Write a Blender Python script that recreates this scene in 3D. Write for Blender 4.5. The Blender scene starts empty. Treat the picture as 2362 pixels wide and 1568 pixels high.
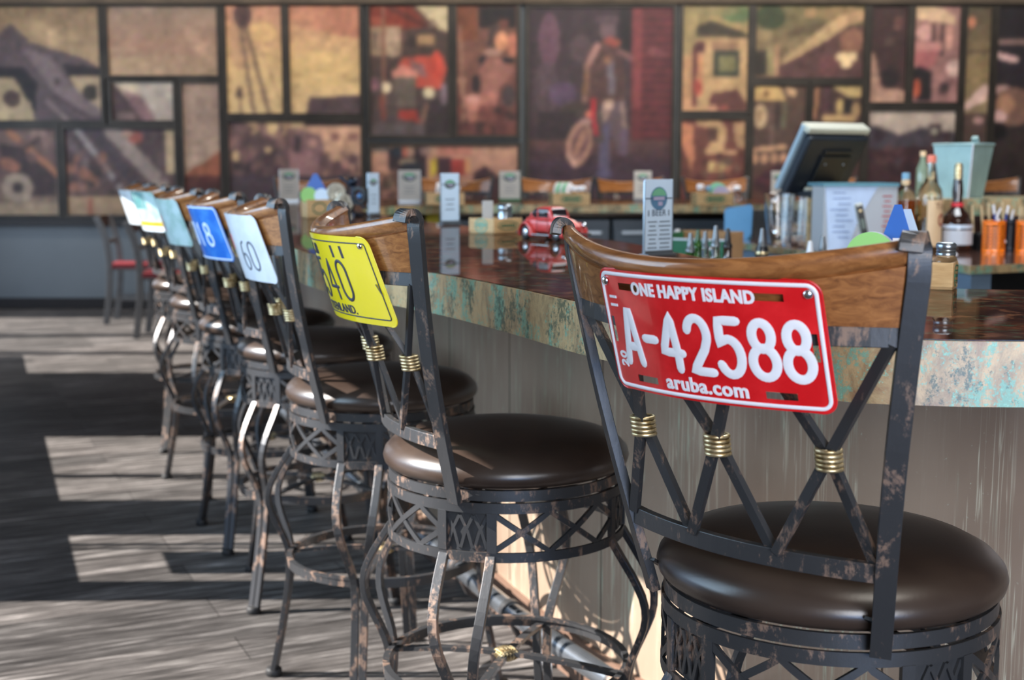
import bpy, math, random
import numpy as np
from mathutils import Vector, Matrix

random.seed(7)
SC = bpy.context.scene
COL = SC.collection
PI = math.pi
rad = math.radians

# ------------------------------------------------------------------ camera, world, sun, added fill lamps, exposure
F_PX, PITCH, EYE = 3042.4, .1304, 1.2566
cam = bpy.data.cameras.new('camera')
cam.sensor_width = 36
cam.lens = 36 * F_PX / 2362
cam.clip_start = .05
cam.dof.use_dof = True
cam.dof.focus_distance = 1.85
cam.dof.aperture_fstop = 5.0
camo = bpy.data.objects.new('camera', cam)
camo.location = (0, 0, EYE)
camo.rotation_euler = (PI / 2 - PITCH, 0, 0)
COL.objects.link(camo)
SC.camera = camo

SC.view_settings.view_transform = 'Standard'
SC.view_settings.look = 'None'
SC.view_settings.gamma = 1
SC.view_settings.use_curve_mapping = False
SC.view_settings.exposure = 0.55

w = bpy.data.worlds.new('daylight')
SC.world = w
w.use_nodes = True
w.node_tree.nodes['Background'].inputs[0].default_value = (.5, .68, 1, 1)
w.node_tree.nodes['Background'].inputs[1].default_value = .8


def lamp(name, kind, loc, energy, color, aim=None, size=None, sy=None, angle=None, spread=None):
    d = bpy.data.lights.new(name, kind)
    d.energy = energy
    d.color = color
    if kind == 'AREA':
        d.shape = 'RECTANGLE'
        d.size = size
        d.size_y = sy or size
        if spread:
            d.spread = spread
    if kind == 'SUN':
        d.angle = angle
    o = bpy.data.objects.new(name, d)
    o.location = loc
    if aim is not None:
        o.rotation_euler = Vector(aim).to_track_quat('-Z', 'Y').to_euler()
    COL.objects.link(o)
    return o


lamp('sun', 'SUN', (-6, 2, 6), 12.0, (1, .94, .88), aim=(1, .02, -.70), angle=.006)
lamp('storefront_fill', 'AREA', (.5, -2.35, 1.7), 205, (.95, .96, 1), aim=(0, 1, -.02), size=4.4, sy=1.8)  # unseen area lamp added behind the camera as soft fill
lamp('storefront_fill', 'AREA', (.5, -2.35, .5), 45, (.16, .45, 1), aim=(0, 1, .05), size=4.4, sy=.5)  # added low blue lamp, gives the cushion rims a blue reflection
lamp('side_window_fill', 'AREA', (-2.05, 3.3, 1.7), 36, (.55, .78, 1), aim=(1, .4, -.1), size=4.2, sy=1.2, spread=rad(110))  # unseen bluish lamp added inside the near left windows, lights bar front and stools
lamp('side_window_fill', 'AREA', (-4.4, 9.6, 1.7), 22, (.68, .83, 1), aim=(1, .3, 0), size=3.0, sy=1.8)  # second unseen bluish lamp, added inside the far left windows as fill
lamp('mural_wash_fill', 'AREA', (.2, 10.2, 3.3), 62, (1, .92, .84), aim=(0, 1.45, -1.5), size=10, sy=.3)  # unseen lamp added to brighten the murals
lamp('overhead_fill', 'AREA', (1.6, 4.2, 3.3), 60, (.9, .95, 1), aim=(0, 0, -1), size=1.6, sy=1.6)  # unseen overhead lamp added over the service area
lamp('overhead_fill', 'AREA', (1.4, 7.6, 3.3), 80, (1, .93, .84), aim=(-.1, .3, -1), size=2.2, sy=.8)  # unseen overhead lamp added to brighten the far bar
lamp('overhead_fill', 'AREA', (1.3, 1.0, 3.3), 14, (1, .92, .82), aim=(0, 0, -1), size=1.0, sy=1.0)  # unseen overhead lamp added as weak warm fill over the near bar


# ------------------------------------------------------------------ helpers
def lin(c):
    return tuple(((v / 255) / 12.92 if v / 255 <= .04045 else ((v / 255 + .055) / 1.055) ** 2.4) for v in c)


def on_plane(px, py, z):
    """world x, y where the sight line through a photo point meets height z"""
    a, b = (px - 1181) / F_PX, -(py - 784) / F_PX
    dy, dz = math.cos(PITCH) + b * math.sin(PITCH), -math.sin(PITCH) + b * math.cos(PITCH)
    t = (z - EYE) / dz
    return (a * t, dy * t)


def at(px, py, Y):
    """world x, z where the sight line meets the upright plane at distance Y"""
    a, b = (px - 1181) / F_PX, -(py - 784) / F_PX
    dy, dz = math.cos(PITCH) + b * math.sin(PITCH), -math.sin(PITCH) + b * math.cos(PITCH)
    t = Y / dy
    return (a * t, EYE + dz * t)


class MB:
    def __init__(s):
        s.v, s.f, s.sm, s.mi = [], [], [], []

    def add(s, verts, faces, smooth=False, mi=0):
        n = len(s.v)
        s.v += [tuple(p) for p in verts]
        s.f += [tuple(i + n for i in f) for f in faces]
        s.sm += [smooth] * len(faces)
        s.mi += [mi] * len(faces)
        return s

    def box(s, c, size, rz=0, mi=0, rx=0):
        M = Matrix.Translation(c) @ Matrix.Rotation(rz, 4, 'Z') @ Matrix.Rotation(rx, 4, 'X')
        h = [k / 2 for k in size]
        P = [M @ Vector((x * h[0], y * h[1], z * h[2])) for x in (-1, 1) for y in (-1, 1) for z in (-1, 1)]
        return s.add(P, [(0, 1, 3, 2), (4, 6, 7, 5), (0, 4, 5, 1), (2, 3, 7, 6), (0, 2, 6, 4), (1, 5, 7, 3)], mi=mi)

    def mm(s, a, b, mi=0):
        return s.box([(a[i] + b[i]) / 2 for i in range(3)], [abs(b[i] - a[i]) for i in range(3)], mi=mi)

    def prism(s, poly, z0, z1, mi=0, side_mi=None, top=True):
        n = len(poly)
        V = [(x, y, z0) for x, y in poly] + [(x, y, z1) for x, y in poly]
        s.add(V, [(i, (i + 1) % n, n + (i + 1) % n, n + i) for i in range(n)], mi=mi if side_mi is None else side_mi)
        s.add(V, [tuple(range(n))[::-1], tuple(range(n, 2 * n))], mi=mi)
        return s

    def sweep(s, path, hw, hh, hint=(0, 0, 1), n=0, closed=False, scale=None, mi=0, caps=True):
        """n = 0: rectangular section hw (along hint) x hh; n > 2: elliptical section"""
        path = [Vector(p) for p in path]
        N = len(path)
        hints = [Vector(h) for h in hint] if isinstance(hint, list) else [Vector(hint)] * N
        sec = [(-1, -1), (1, -1), (1, 1), (-1, 1)] if n == 0 else [(math.cos(2 * PI * k / n), math.sin(2 * PI * k / n)) for k in range(n)]
        m = len(sec)
        V = []
        for i, p in enumerate(path):
            a = path[i - 1] if (closed or i) else p
            b = path[(i + 1) % N] if (closed or i < N - 1) else p
            t = (b - a).normalized()
            h = hints[i] - t * hints[i].dot(t)
            if h.length < 1e-6:
                h = t.orthogonal()
            h.normalize()
            q = t.cross(h)
            k = scale[i] if scale else 1
            V += [p + h * (x * hw * k) + q * (y * hh * k) for x, y in sec]
        Fc = []
        for i in range(N if closed else N - 1):
            j = (i + 1) % N
            Fc += [(i * m + k, i * m + (k + 1) % m, j * m + (k + 1) % m, j * m + k) for k in range(m)]
        if not closed and caps:
            Fc += [tuple(range(m))[::-1], tuple((N - 1) * m + k for k in range(m))]
        return s.add(V, Fc, smooth=n > 0, mi=mi)

    def rod(s, a, b, r, n=10, mi=0):
        return s.sweep([a, b], r, r, hint=(.3, .5, .8), n=n, mi=mi)

    def lathe(s, prof, c=(0, 0, 0), n=32, smooth=True, mi=0, M=None, sx=1, sy=1):
        V, Fc = [], []
        m = len(prof)
        for r, z in prof:
            for k in range(n):
                a = 2 * PI * k / n
                V.append(Vector((r * math.cos(a) * sx, r * math.sin(a) * sy, z)))
        for i in range(m - 1):
            Fc += [(i * n + k, i * n + (k + 1) % n, (i + 1) * n + (k + 1) % n, (i + 1) * n + k) for k in range(n)]
        ring = (Vector(prof[0]) - Vector(prof[-1])).length < 1e-6
        if prof[0][0] > 1e-5 and not ring:
            Fc.append(tuple(range(n))[::-1])
        if prof[-1][0] > 1e-5 and not ring:
            Fc.append(tuple((m - 1) * n + k for k in range(n)))
        if M is not None:
            V = [M @ v for v in V]
        return s.add([v + Vector(c) for v in V], Fc, smooth=smooth, mi=mi)

    def ball(s, c, r, n=12, sz=1, mi=0, sx=1, sy=1):
        return s.lathe([(r * math.sin(PI * k / n) + 1e-6, -r * sz * math.cos(PI * k / n)) for k in range(n + 1)], c, n=n * 2, mi=mi, sx=sx, sy=sy)

    def xf(s, M):
        s.v = [tuple(M @ Vector(p)) for p in s.v]
        return s

    def build(s, name, mat, parent=None, bevel=0, origin=None):
        me = bpy.data.meshes.new(name)
        v = s.v
        if origin is not None:
            v = [(p[0] - origin[0], p[1] - origin[1], p[2] - origin[2]) for p in v]
        me.from_pydata(v, [], s.f)
        me.polygons.foreach_set('use_smooth', s.sm)
        me.polygons.foreach_set('material_index', s.mi)
        for m in (mat if isinstance(mat, (list, tuple)) else [mat]):
            me.materials.append(m)
        me.validate()
        me.update()
        if any(s.sm):
            try:
                me.set_sharp_from_angle(angle=rad(48))
            except Exception:
                pass
        o = bpy.data.objects.new(name, me)
        COL.objects.link(o)
        if origin is not None:
            o.location = origin
        if bevel:
            b = o.modifiers.new('bevel', 'BEVEL')
            b.width = bevel
            b.segments = 2
            b.limit_method = 'ANGLE'
            b.angle_limit = rad(40)
        if parent is not None:
            o.parent = parent
        return o


def tag(o, label=None, cat=None, group=None, kind=None):
    if label:
        o['label'] = label
    if cat:
        o['category'] = cat
    if group:
        o['group'] = group
    if kind:
        o['kind'] = kind
    return o


def thing(name, label, cat, loc=(0, 0, 0), rz=0, group=None):
    o = bpy.data.objects.new(name, None)
    o.empty_display_size = .1
    o.location = loc
    o.rotation_euler = (0, 0, rz)
    COL.objects.link(o)
    return tag(o, label, cat, group)


def struct(o):
    o['kind'] = 'structure'
    return o


def copy_tree(o, parent=None):
    c = o.copy()
    COL.objects.link(c)
    if parent is not None:
        c.parent = parent
    for ch in list(o.children):
        copy_tree(ch, c)
    return c


# ------------------------------------------------------------------ materials
class Mat:
    def __init__(s, name, color=(.5, .5, .5), rough=.5, metal=0, coat=0, spec=.5, trans=0, emit=None):
        s.m = bpy.data.materials.new(name)
        s.m.use_nodes = True
        s.nt = s.m.node_tree
        s.b = s.nt.nodes['Principled BSDF']
        i = s.b.inputs
        i['Base Color'].default_value = (*color, 1)
        i['Roughness'].default_value = rough
        i['Metallic'].default_value = metal
        i['Coat Weight'].default_value = coat
        i['Coat Roughness'].default_value = .05
        i['Specular IOR Level'].default_value = spec
        i['Transmission Weight'].default_value = trans
        if emit:
            i['Emission Color'].default_value = (*emit[0], 1)
            i['Emission Strength'].default_value = emit[1]

    def node(s, t, **kw):
        n = s.nt.nodes.new(t)
        for k, v in kw.items():
            setattr(n, k, v)
        return n

    def link(s, a, b):
        s.nt.links.new(a, b)

    def coords(s, scale=(1, 1, 1), rot=(0, 0, 0), src='Object'):
        tc = s.node('ShaderNodeTexCoord')
        mp = s.node('ShaderNodeMapping')
        mp.inputs['Scale'].default_value = scale
        mp.inputs['Rotation'].default_value = rot
        s.link(tc.outputs[src], mp.inputs['Vector'])
        return mp.outputs[0]

    def turned(s, ang, scale):
        mp = s.node('ShaderNodeMapping')
        mp.inputs['Scale'].default_value = scale
        s.link(s.coords((1, 1, 1), (0, 0, ang)), mp.inputs['Vector'])
        return mp.outputs[0]

    def noise(s, vec, scale, detail=4, rough=.55, dist=0):
        n = s.node('ShaderNodeTexNoise')
        n.inputs['Scale'].default_value = scale
        n.inputs['Detail'].default_value = detail
        n.inputs['Roughness'].default_value = rough
        n.inputs['Distortion'].default_value = dist
        s.link(vec, n.inputs['Vector'])
        return n.outputs[0]

    def ramp(s, fac, stops, interp='LINEAR'):
        r = s.node('ShaderNodeValToRGB')
        r.color_ramp.interpolation = interp
        e = r.color_ramp.elements
        while len(e) < len(stops):
            e.new(.5)
        for k, (p, c) in enumerate(stops):
            e[k].position = p
            e[k].color = (*c, 1) if len(c) == 3 else c
        s.link(fac, r.inputs[0])
        return r.outputs[0]

    def mix(s, fac, a, b, mode='MIX'):
        n = s.node('ShaderNodeMix', data_type='RGBA', blend_type=mode)
        for sock, v in ((n.inputs[0], fac), (n.inputs[6], a), (n.inputs[7], b)):
            if isinstance(v, (int, float)):
                sock.default_value = v
            elif isinstance(v, tuple):
                sock.default_value = (*v, 1)
            else:
                s.link(v, sock)
        return n.outputs[2]

    def bump(s, h, strength=.2, dist=.01):
        n = s.node('ShaderNodeBump')
        n.inputs['Strength'].default_value = strength
        n.inputs['Distance'].default_value = dist
        s.link(h, n.inputs['Height'])
        s.link(n.outputs[0], s.b.inputs['Normal'])
        return s

    def base(s, c):
        s.link(c, s.b.inputs['Base Color'])
        return s


def plain(name, c, rough=.5, metal=0, vary=.12, scale=20, **kw):
    """a surface with its colour gently mottled"""
    m = Mat(name, lin(c), rough, metal, **kw)
    L = lin(c)
    n = m.noise(m.coords(), scale, 3)
    m.base(m.ramp(n, [(.3, tuple(v * (1 - vary) for v in L)), (.7, tuple(min(1, v * (1 + vary)) for v in L))]))
    return m.m


def BW(v):
    return (v, v, v)


# worn iron: black paint with copper brown rubbed through
m = Mat('worn_iron', rough=.42, metal=.35, spec=.6)
vec = m.coords()
n1 = m.noise(m.coords((1, 1, .55)), 19, 7, .72, .7)
n2 = m.noise(m.coords((1, 1, .5)), 50, 6, .75)
mask = m.ramp(m.mix(.45, n1, n2), [(.53, BW(0)), (.585, BW(.85))])
m.base(m.mix(mask, (.046, .047, .050), (.27, .175, .125)))
m.link(m.ramp(mask, [(0, BW(.38)), (1, BW(.6))]), m.b.inputs['Roughness'])
m.bump(n2, .25, .002)
IRON = m.m

m = Mat('brown_leather', rough=.29, spec=.7)
vec = m.coords()
m.base(m.ramp(m.noise(vec, 9, 4), [(.3, (.028, .018, .014)), (.7, (.047, .031, .023))]))
m.bump(m.noise(vec, 260, 3), .08, .001)
LEATHER = m.m

m = Mat('varnished_wood', rough=.3, coat=.7)
vec = m.coords((1.2, 9, 14))
g = m.noise(vec, 7, 6, .65, 1.2)
m.base(m.ramp(g, [(.25, (.11, .034, .009)), (.5, (.28, .108, .032)), (.75, (.45, .19, .06))]))
m.bump(g, .05, .002)
WOOD = m.m

m = Mat('gold_wire', (.62, .47, .25), .35, .85)
m.base(m.ramp(m.noise(m.coords(), 90, 2), [(.35, (.35, .24, .1)), (.6, (.75, .62, .38))]))
WIRE = m.m

STEEL = plain('brushed_steel', (150, 158, 165), .3, .9, .1, 8)
CHROME = Mat('chrome', (.8, .82, .85), .12, 1).m
BLACK_RUBBER = plain('black_rubber', (25, 25, 26), .6)
BLACK = plain('black_plastic', (22, 24, 28), .35)
WHITE = plain('white_paint', (232, 232, 236), .35, vary=.03)
NAVY = plain('dark_ink', (40, 44, 60), .5)

# floor: grey wood planks laid diagonally
m = Mat('grey_wood_planks', rough=.55, spec=.08)
rot = (0, 0, rad(-25))
v1 = m.coords((1, 1, 1), rot)
br = m.node('ShaderNodeTexBrick', offset=.37, squash=1)
m.link(v1, br.inputs['Vector'])
for k, v in (('Scale', 1), ('Mortar Size', .0018), ('Mortar Smooth', .1), ('Bias', 0), ('Brick Width', 1.22), ('Row Height', .18)):
    br.inputs[k].default_value = v
br.inputs['Color1'].default_value = (.62, .62, .62, 1)
br.inputs['Color2'].default_value = (1.25, 1.22, 1.2, 1)
br.inputs['Mortar'].default_value = (.25, .25, .25, 1)
grain = m.noise(m.turned(rot[2], (.8, 13, 1)), 3.2, 8, .68, .35)
fine = m.noise(m.turned(rot[2], (2.2, 60, 1)), 4, 5, .7)
g = m.mix(.4, grain, fine)
colr = m.ramp(g, [(.36, (.014, .013, .0125)), (.46, (.055, .051, .049)), (.54, (.12, .112, .107)), (.65, (.40, .38, .365))])
m.base(m.mix(1.0, colr, br.outputs[0], 'MULTIPLY'))
m.bump(g, .12, .003)
FLOOR = m.m

# lacquered copper bar top
m = Mat('lacquered_copper_top', rough=.8, coat=.5, spec=0)
m.b.inputs['Coat Roughness'].default_value = .02
vec = m.coords((1, 1, 1))
a = m.noise(vec, 5, 8, .72, 1.2)
b = m.noise(vec, 19, 6, .7, .8)
c1 = m.ramp(a, [(.3, (.010, .006, .005)), (.5, (.034, .012, .008)), (.66, (.09, .028, .014))])
c2 = m.mix(m.ramp(b, [(.52, BW(0)), (.66, BW(.75))]), c1, (.22, .085, .04))
c3 = m.mix(m.ramp(m.noise(vec, 28, 5, .7), [(.54, BW(0)), (.62, BW(.7))]), c2, (.055, .085, .05))
m.base(c3)
m.bump(m.noise(m.coords((3, 14, 1)), 5, 2), .035, .004)
TOP = m.m


# verdigris copper band
def patina(name, tan, grn, warm):
    m = Mat(name, rough=.42, metal=.15, coat=.35)
    vec = m.coords((1, 1, .55))
    n = m.noise(vec, 14, 8, .75, .6)
    c = m.ramp(n, [(.30, warm), (.43, tan), (.52, tuple(v * 1.45 for v in tan)), (.60, tan), (.74, warm)])
    fine = m.noise(m.coords((1, 1, 1)), 170, 6, .8)
    med = m.noise(m.coords((1, 1, .7)), 38, 6, .75)
    big = m.noise(m.coords((1, 1, .4), (0, 0, 1.1)), 10, 3, .6)
    k = m.mix(.34, m.mix(.5, fine, med), big)
    c = m.mix(m.ramp(k, [(.518, BW(0)), (.540, BW(.9))]), c, grn)
    c = m.mix(m.ramp(m.mix(.6, k, fine), [(.555, BW(0)), (.60, BW(.45))]), c, tuple(min(1, v * 1.7) for v in grn))
    dk = m.mix(.5, m.noise(m.coords((1, 1, .8), (.4, 0, 2)), 120, 6, .8), m.noise(m.coords((1, 1, .5), (0, .3, 1)), 16, 3))
    c = m.mix(m.ramp(dk, [(.535, BW(0)), (.575, BW(.85))]), c, (.05, .085, .055))
    m.base(c)
    m.bump(fine, .15, .002)
    return m.m


PATINA = patina('verdigris_copper', (.36, .25, .125), (.17, .36, .26), (.22, .10, .05))

# bar front: taupe metal with pale vertical drips
m = Mat('drip_stained_metal', rough=.34, metal=.15, spec=.5)
base = m.ramp(m.noise(m.coords((1, 1, .5)), 4, 5), [(.3, (.255, .18, .13)), (.7, (.36, .27, .20))])
dr = m.noise(m.coords((1, 1, .012)), 70, 3, .7)
brk = m.noise(m.coords((1, 1, .3)), 7, 3)
k = m.mix(1.0, m.ramp(dr, [(.555, BW(0)), (.572, BW(1)), (.589, BW(0))]), m.ramp(brk, [(.45, BW(.05)), (.57, BW(.9))]), 'MULTIPLY')
c = m.mix(k, base, (.72, .68, .52))
dr2 = m.noise(m.coords((1, 1, .016), (0, 0, .5)), 100, 3, .7)
k2 = m.mix(1.0, m.ramp(dr2, [(.58, BW(0)), (.60, BW(.9)), (.625, BW(0))]), m.ramp(m.noise(m.coords((1, 1, .4), (0, 0, 1)), 5, 3), [(.48, BW(0)), (.6, BW(1))]), 'MULTIPLY')
c = m.mix(k2, c, (.52, .66, .50))
sp = m.noise(m.coords((1, 1, .8)), 150, 3, .7)
c = m.mix(m.ramp(sp, [(.70, BW(0)), (.74, BW(.9))]), c, (.55, .62, .48))
m.base(c)
FACE = m.m

STAMP_GREEN = plain('green_stamp_ink', (60, 105, 75), .6)
STAMP_TEAL = plain('teal_stamp_ink', (105, 165, 145), .6)
m = Mat('pale_pine', rough=.5)
m.base(m.ramp(m.noise(m.coords((2, 2, 14)), 9, 5), [(.3, (.46, .27, .11)), (.7, (.66, .43, .21))]))
PINE = m.m

m = Mat('clear_glass', (1, 1, 1), .02, trans=1)
m.b.inputs['IOR'].default_value = 1.45
GLASS = m.m

# ------------------------------------------------------------------ the room
WALL_Y = 11.73
CEIL = 3.45
plaster = plain('grey_blue_wainscot', (106, 114, 119), .55, vary=.06, scale=2)
plaster2 = plain('warm_grey_plaster', (120, 112, 104), .7, vary=.06, scale=2)
dark_trim = plain('dark_trim', (34, 30, 28), .45, scale=6)
beam_m = plain('weathered_beam', (82, 70, 56), .7, vary=.35, scale=3)
frame_m = plain('window_frame_dark', (60, 58, 56), .5)


def wl(y):
    return -2.4 - .4 * (y - 3.9)


def wall_seg(mb, y0, y1, z0, z1, t=.12):
    mb.prism([(wl(y0), y0), (wl(y1), y1), (wl(y1) - t, y1), (wl(y0) - t, y0)], z0, z1)


fl = MB().mm((-6.2, -2.7, -.1), (5.4, WALL_Y + .2, 0))
struct(fl.build('floor', FLOOR))
struct(MB().prism([(wl(-2.7) - .12, -2.7), (5.4, -2.7), (5.4, WALL_Y + .2), (wl(WALL_Y + .2) - .12, WALL_Y + .2)], CEIL, CEIL + .1).build('ceiling', plaster2))
struct(MB().mm((-6.2, WALL_Y, 0), (5.4, WALL_Y + .15, CEIL)).build('wall_back', plaster))
struct(MB().mm((5.25, -2.7, 0), (5.4, WALL_Y, CEIL)).build('wall_right', plaster2))
bw = MB()
bw.mm((-1.9, -2.7, 0), (-1.75, -2.55, CEIL)).mm((2.75, -2.7, 0), (5.25, -2.55, CEIL)).mm((-1.75, -2.7, 0), (2.75, -2.55, .2)).mm((-1.75, -2.7, 2.9), (2.75, -2.55, CEIL))
struct(bw.build('wall_front', plaster2))

# window openings in the left wall: y0, y1, sill, head (the sun comes through these)
OPEN = [(1.98, 3.71, .05, 2.0), (3.87, 4.40, .75, 2.0), (4.86, 6.07, .75, 2.22), (8.0, 11.0, .05, 2.5)]
wlm = MB()
y = -2.55
for (a, b_, s_, h_) in OPEN:
    wall_seg(wlm, y, a, 0, CEIL)
    wall_seg(wlm, a, b_, 0, s_)
    wall_seg(wlm, a, b_, h_, CEIL)
    y = b_
wall_seg(wlm, y, WALL_Y, 0, CEIL)
struct(wlm.build('wall_left', plaster2))
bars = [[], [(4.22, 4.24, .75, 2.0), (4.262, 4.29, .75, 2.0), (3.95, 4.19, 1.0, 2.0)], [(5.235, 5.30, .75, 2.32)],
        [(8.0, 8.75, .05, .74), (8.78, 8.95, .05, 2.5), (9.72, 9.90, .05, 2.5)]]
for i, (o4, bl) in enumerate(zip(OPEN, bars)):
    mb = MB()
    for (a, b_, s_, h_) in [(o4[0], o4[0] + .012, o4[2], o4[3]), (o4[1] - .012, o4[1], o4[2], o4[3])] + bl:
        wall_seg(mb, a, b_, s_, h_, .07)
    struct(mb.build('window_%d' % (i + 1), frame_m))

struct(MB().mm((-5.6, WALL_Y - .025, 0), (5.25, WALL_Y, .10)).build('baseboard_back', dark_trim, bevel=.004))
zl = at(100, 512, WALL_Y)[1]
struct(MB().mm((-5.6, WALL_Y - .07, zl - .025), (5.25, WALL_Y, zl + .02)).build('trim_1', dark_trim, bevel=.004))
zt = at(100, 11, WALL_Y)[1]
struct(MB().mm((-5.6, WALL_Y - .09, zt), (5.25, WALL_Y, zt + .22)).build('trim_2', beam_m, bevel=.006))

# ------------------------------------------------------------------ printed photo murals on the back wall
X0, CELL, NX, NY = -240, 4, 700, 132
IMG = np.zeros((NY, NX, 3))
IMG[:] = (90, 72, 62)
gx = X0 + (np.arange(NX) + .5) * CELL
gy = (np.arange(NY) + .5) * CELL
GX, GY = np.meshgrid(gx, gy)
rs = np.random.RandomState(5)


def pt(mask, c, a=1.0):
    IMG[mask] = IMG[mask] * (1 - a) + np.array(c) * a


def R_(x0, y0, x1, y1, c, a=1.0):
    pt((GX >= x0) & (GX < x1) & (GY >= y0) & (GY < y1), c, a)


def G_(x0, y0, x1, y1, *cs):
    mk = (GX >= x0) & (GX < x1) & (GY >= y0) & (GY < y1)
    t = np.clip((GY[mk] - y0) / (y1 - y0), 0, .9999) * (len(cs) - 1)
    k = t.astype(int)
    cs = np.array(cs, float)
    fr = (t - k)[:, None]
    IMG[mk] = cs[k] * (1 - fr) + cs[k + 1] * fr


def P_(pts, c, a=1.0):
    ins = np.zeros(GX.shape, bool)
    n = len(pts)
    for i in range(n):
        (xa, ya), (xb, yb) = pts[i], pts[(i + 1) % n]
        if ya == yb:
            continue
        cr = ((ya > GY) != (yb > GY)) & (GX < (xb - xa) * (GY - ya) / (yb - ya) + xa)
        ins ^= cr
    pt(ins, c, a)


def E_(cx, cy, rx, ry, c, ang=0, a=1.0):
    ca, sa = math.cos(ang), math.sin(ang)
    u = (GX - cx) * ca + (GY - cy) * sa
    v = -(GX - cx) * sa + (GY - cy) * ca
    pt((u / rx) ** 2 + (v / ry) ** 2 < 1, c, a)


def L_(x0, y0, x1, y1, w_, c, a=1.0):
    dx, dy = x1 - x0, y1 - y0
    t = np.clip(((GX - x0) * dx + (GY - y0) * dy) / (dx * dx + dy * dy), 0, 1)
    pt((GX - x0 - t * dx) ** 2 + (GY - y0 - t * dy) ** 2 < (w_ / 2) ** 2, c, a)


def S_(x0, y0, x1, y1, n, smin, smax, *cs):
    for _ in range(n):
        E_(rs.uniform(x0, x1), rs.uniform(y0, y1), rs.uniform(smin, smax), rs.uniform(smin, smax), cs[rs.randint(len(cs))], rs.uniform(0, 3), .75)


# old car under a pale sky
G_(-240, 14, 240, 290, (128, 104, 76), (165, 136, 102), (170, 146, 108))
E_(120, 80, 60, 18, (176, 146, 108), .5, .5)
E_(180, 40, 60, 16, (128, 104, 80), .3, .5)
P_([(-160, 130), (-60, 96), (0, 88), (38, 56), (78, 98), (130, 115), (200, 135), (240, 162), (240, 172), (165, 172), (190, 225), (248, 275), (330, 345), (390, 430), (250, 430), (160, 330), (78, 275), (82, 215), (60, 165), (-160, 165)], (84, 69, 70))
P_([(60, 112), (125, 130), (165, 190), (245, 262), (190, 275), (120, 200)], (112, 95, 94))
P_([(-160, 160), (60, 155), (92, 190), (86, 262), (70, 240), (52, 200), (40, 180), (-160, 185)], (38, 32, 33))
P_([(150, 148), (240, 158), (240, 178), (168, 178)], (42, 36, 38))
P_([(-240, 185), (34, 185), (50, 215), (75, 235), (72, 275), (-240, 275)], (166, 144, 108))
E_(33, 228, 20, 20, (72, 54, 48))
P_([(178, 180), (240, 180), (240, 245), (215, 238)], (170, 146, 114))
E_(213, 214, 17, 19, (54, 46, 40))
L_(115, 235, 155, 275, 11, (134, 114, 110))
L_(135, 225, 215, 275, 12, (74, 58, 60))
E_(137, 190, 7, 9, (70, 56, 56))
G_(256, 14, 512, 178, (138, 116, 98), (156, 121, 97), (168, 138, 108))
E_(380, 110, 90, 14, (150, 112, 92), .15, .5)
E_(460, 105, 26, 12, (176, 138, 112), 0, .5)
E_(300, 145, 50, 14, (172, 144, 106), 0, .5)
G_(256, 186, 412, 290, (184, 164, 138), (174, 152, 128))
G_(325, 186, 412, 290, (176, 162, 146), (164, 148, 134))
P_([(262, 186), (276, 200), (335, 285), (256, 290)], (72, 55, 56))
P_([(285, 208), (330, 222), (362, 278), (330, 282)], (132, 98, 98))
P_([(272, 262), (310, 258), (318, 280), (270, 280)], (118, 94, 88))
G_(416, 186, 516, 500, (146, 120, 104), (160, 132, 112), (168, 144, 118))
P_([(422, 410), (440, 388), (468, 376), (505, 350), (516, 350), (516, 440), (422, 440)], (146, 84, 60))
G_(425, 405, 516, 500, (86, 46, 40), (48, 34, 32))
G_(-240, 290, 140, 500, (112, 88, 80), (92, 70, 64), (140, 118, 96))
P_([(0, 330), (60, 345), (125, 400), (125, 452), (60, 452), (0, 380)], (62, 47, 46))
L_(22, 305, 132, 402, 15, (160, 104, 74))
S_(55, 300, 128, 370, 14, 6, 14, (128, 100, 90), (96, 72, 66))
L_(60, 340, 92, 318, 6, (60, 46, 44))
E_(20, 380, 26, 14, (140, 90, 70), .4)
E_(36, 432, 35, 34, (150, 130, 110))
E_(36, 432, 14, 14, (62, 50, 48))
R_(-240, 468, 140, 500, (152, 130, 104))
G_(140, 290, 412, 500, (74, 60, 62), (80, 62, 62), (96, 74, 62))
L_(178, 300, 272, 432, 14, (138, 128, 126))
L_(256, 300, 368, 424, 34, (138, 122, 112))
L_(215, 300, 320, 440, 22, (66, 56, 60))
L_(160, 330, 215, 400, 18, (104, 86, 86))
P_([(345, 300), (405, 300), (405, 405), (380, 400), (340, 340)], (78, 62, 62))
R_(382, 302, 404, 400, (178, 154, 118))
E_(312, 318, 18, 14, (150, 80, 70))
E_(295, 308, 12, 10, (170, 130, 110))
S_(152, 360, 240, 440, 26, 6, 16, (52, 44, 44), (150, 96, 74), (120, 92, 84), (70, 52, 50))
S_(240, 400, 400, 450, 14, 6, 14, (60, 46, 46), (84, 64, 62), (100, 76, 70))
G_(150, 452, 412, 500, (160, 132, 100), (140, 116, 92))
R_(196, 455, 208, 500, (140, 84, 66))
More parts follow.
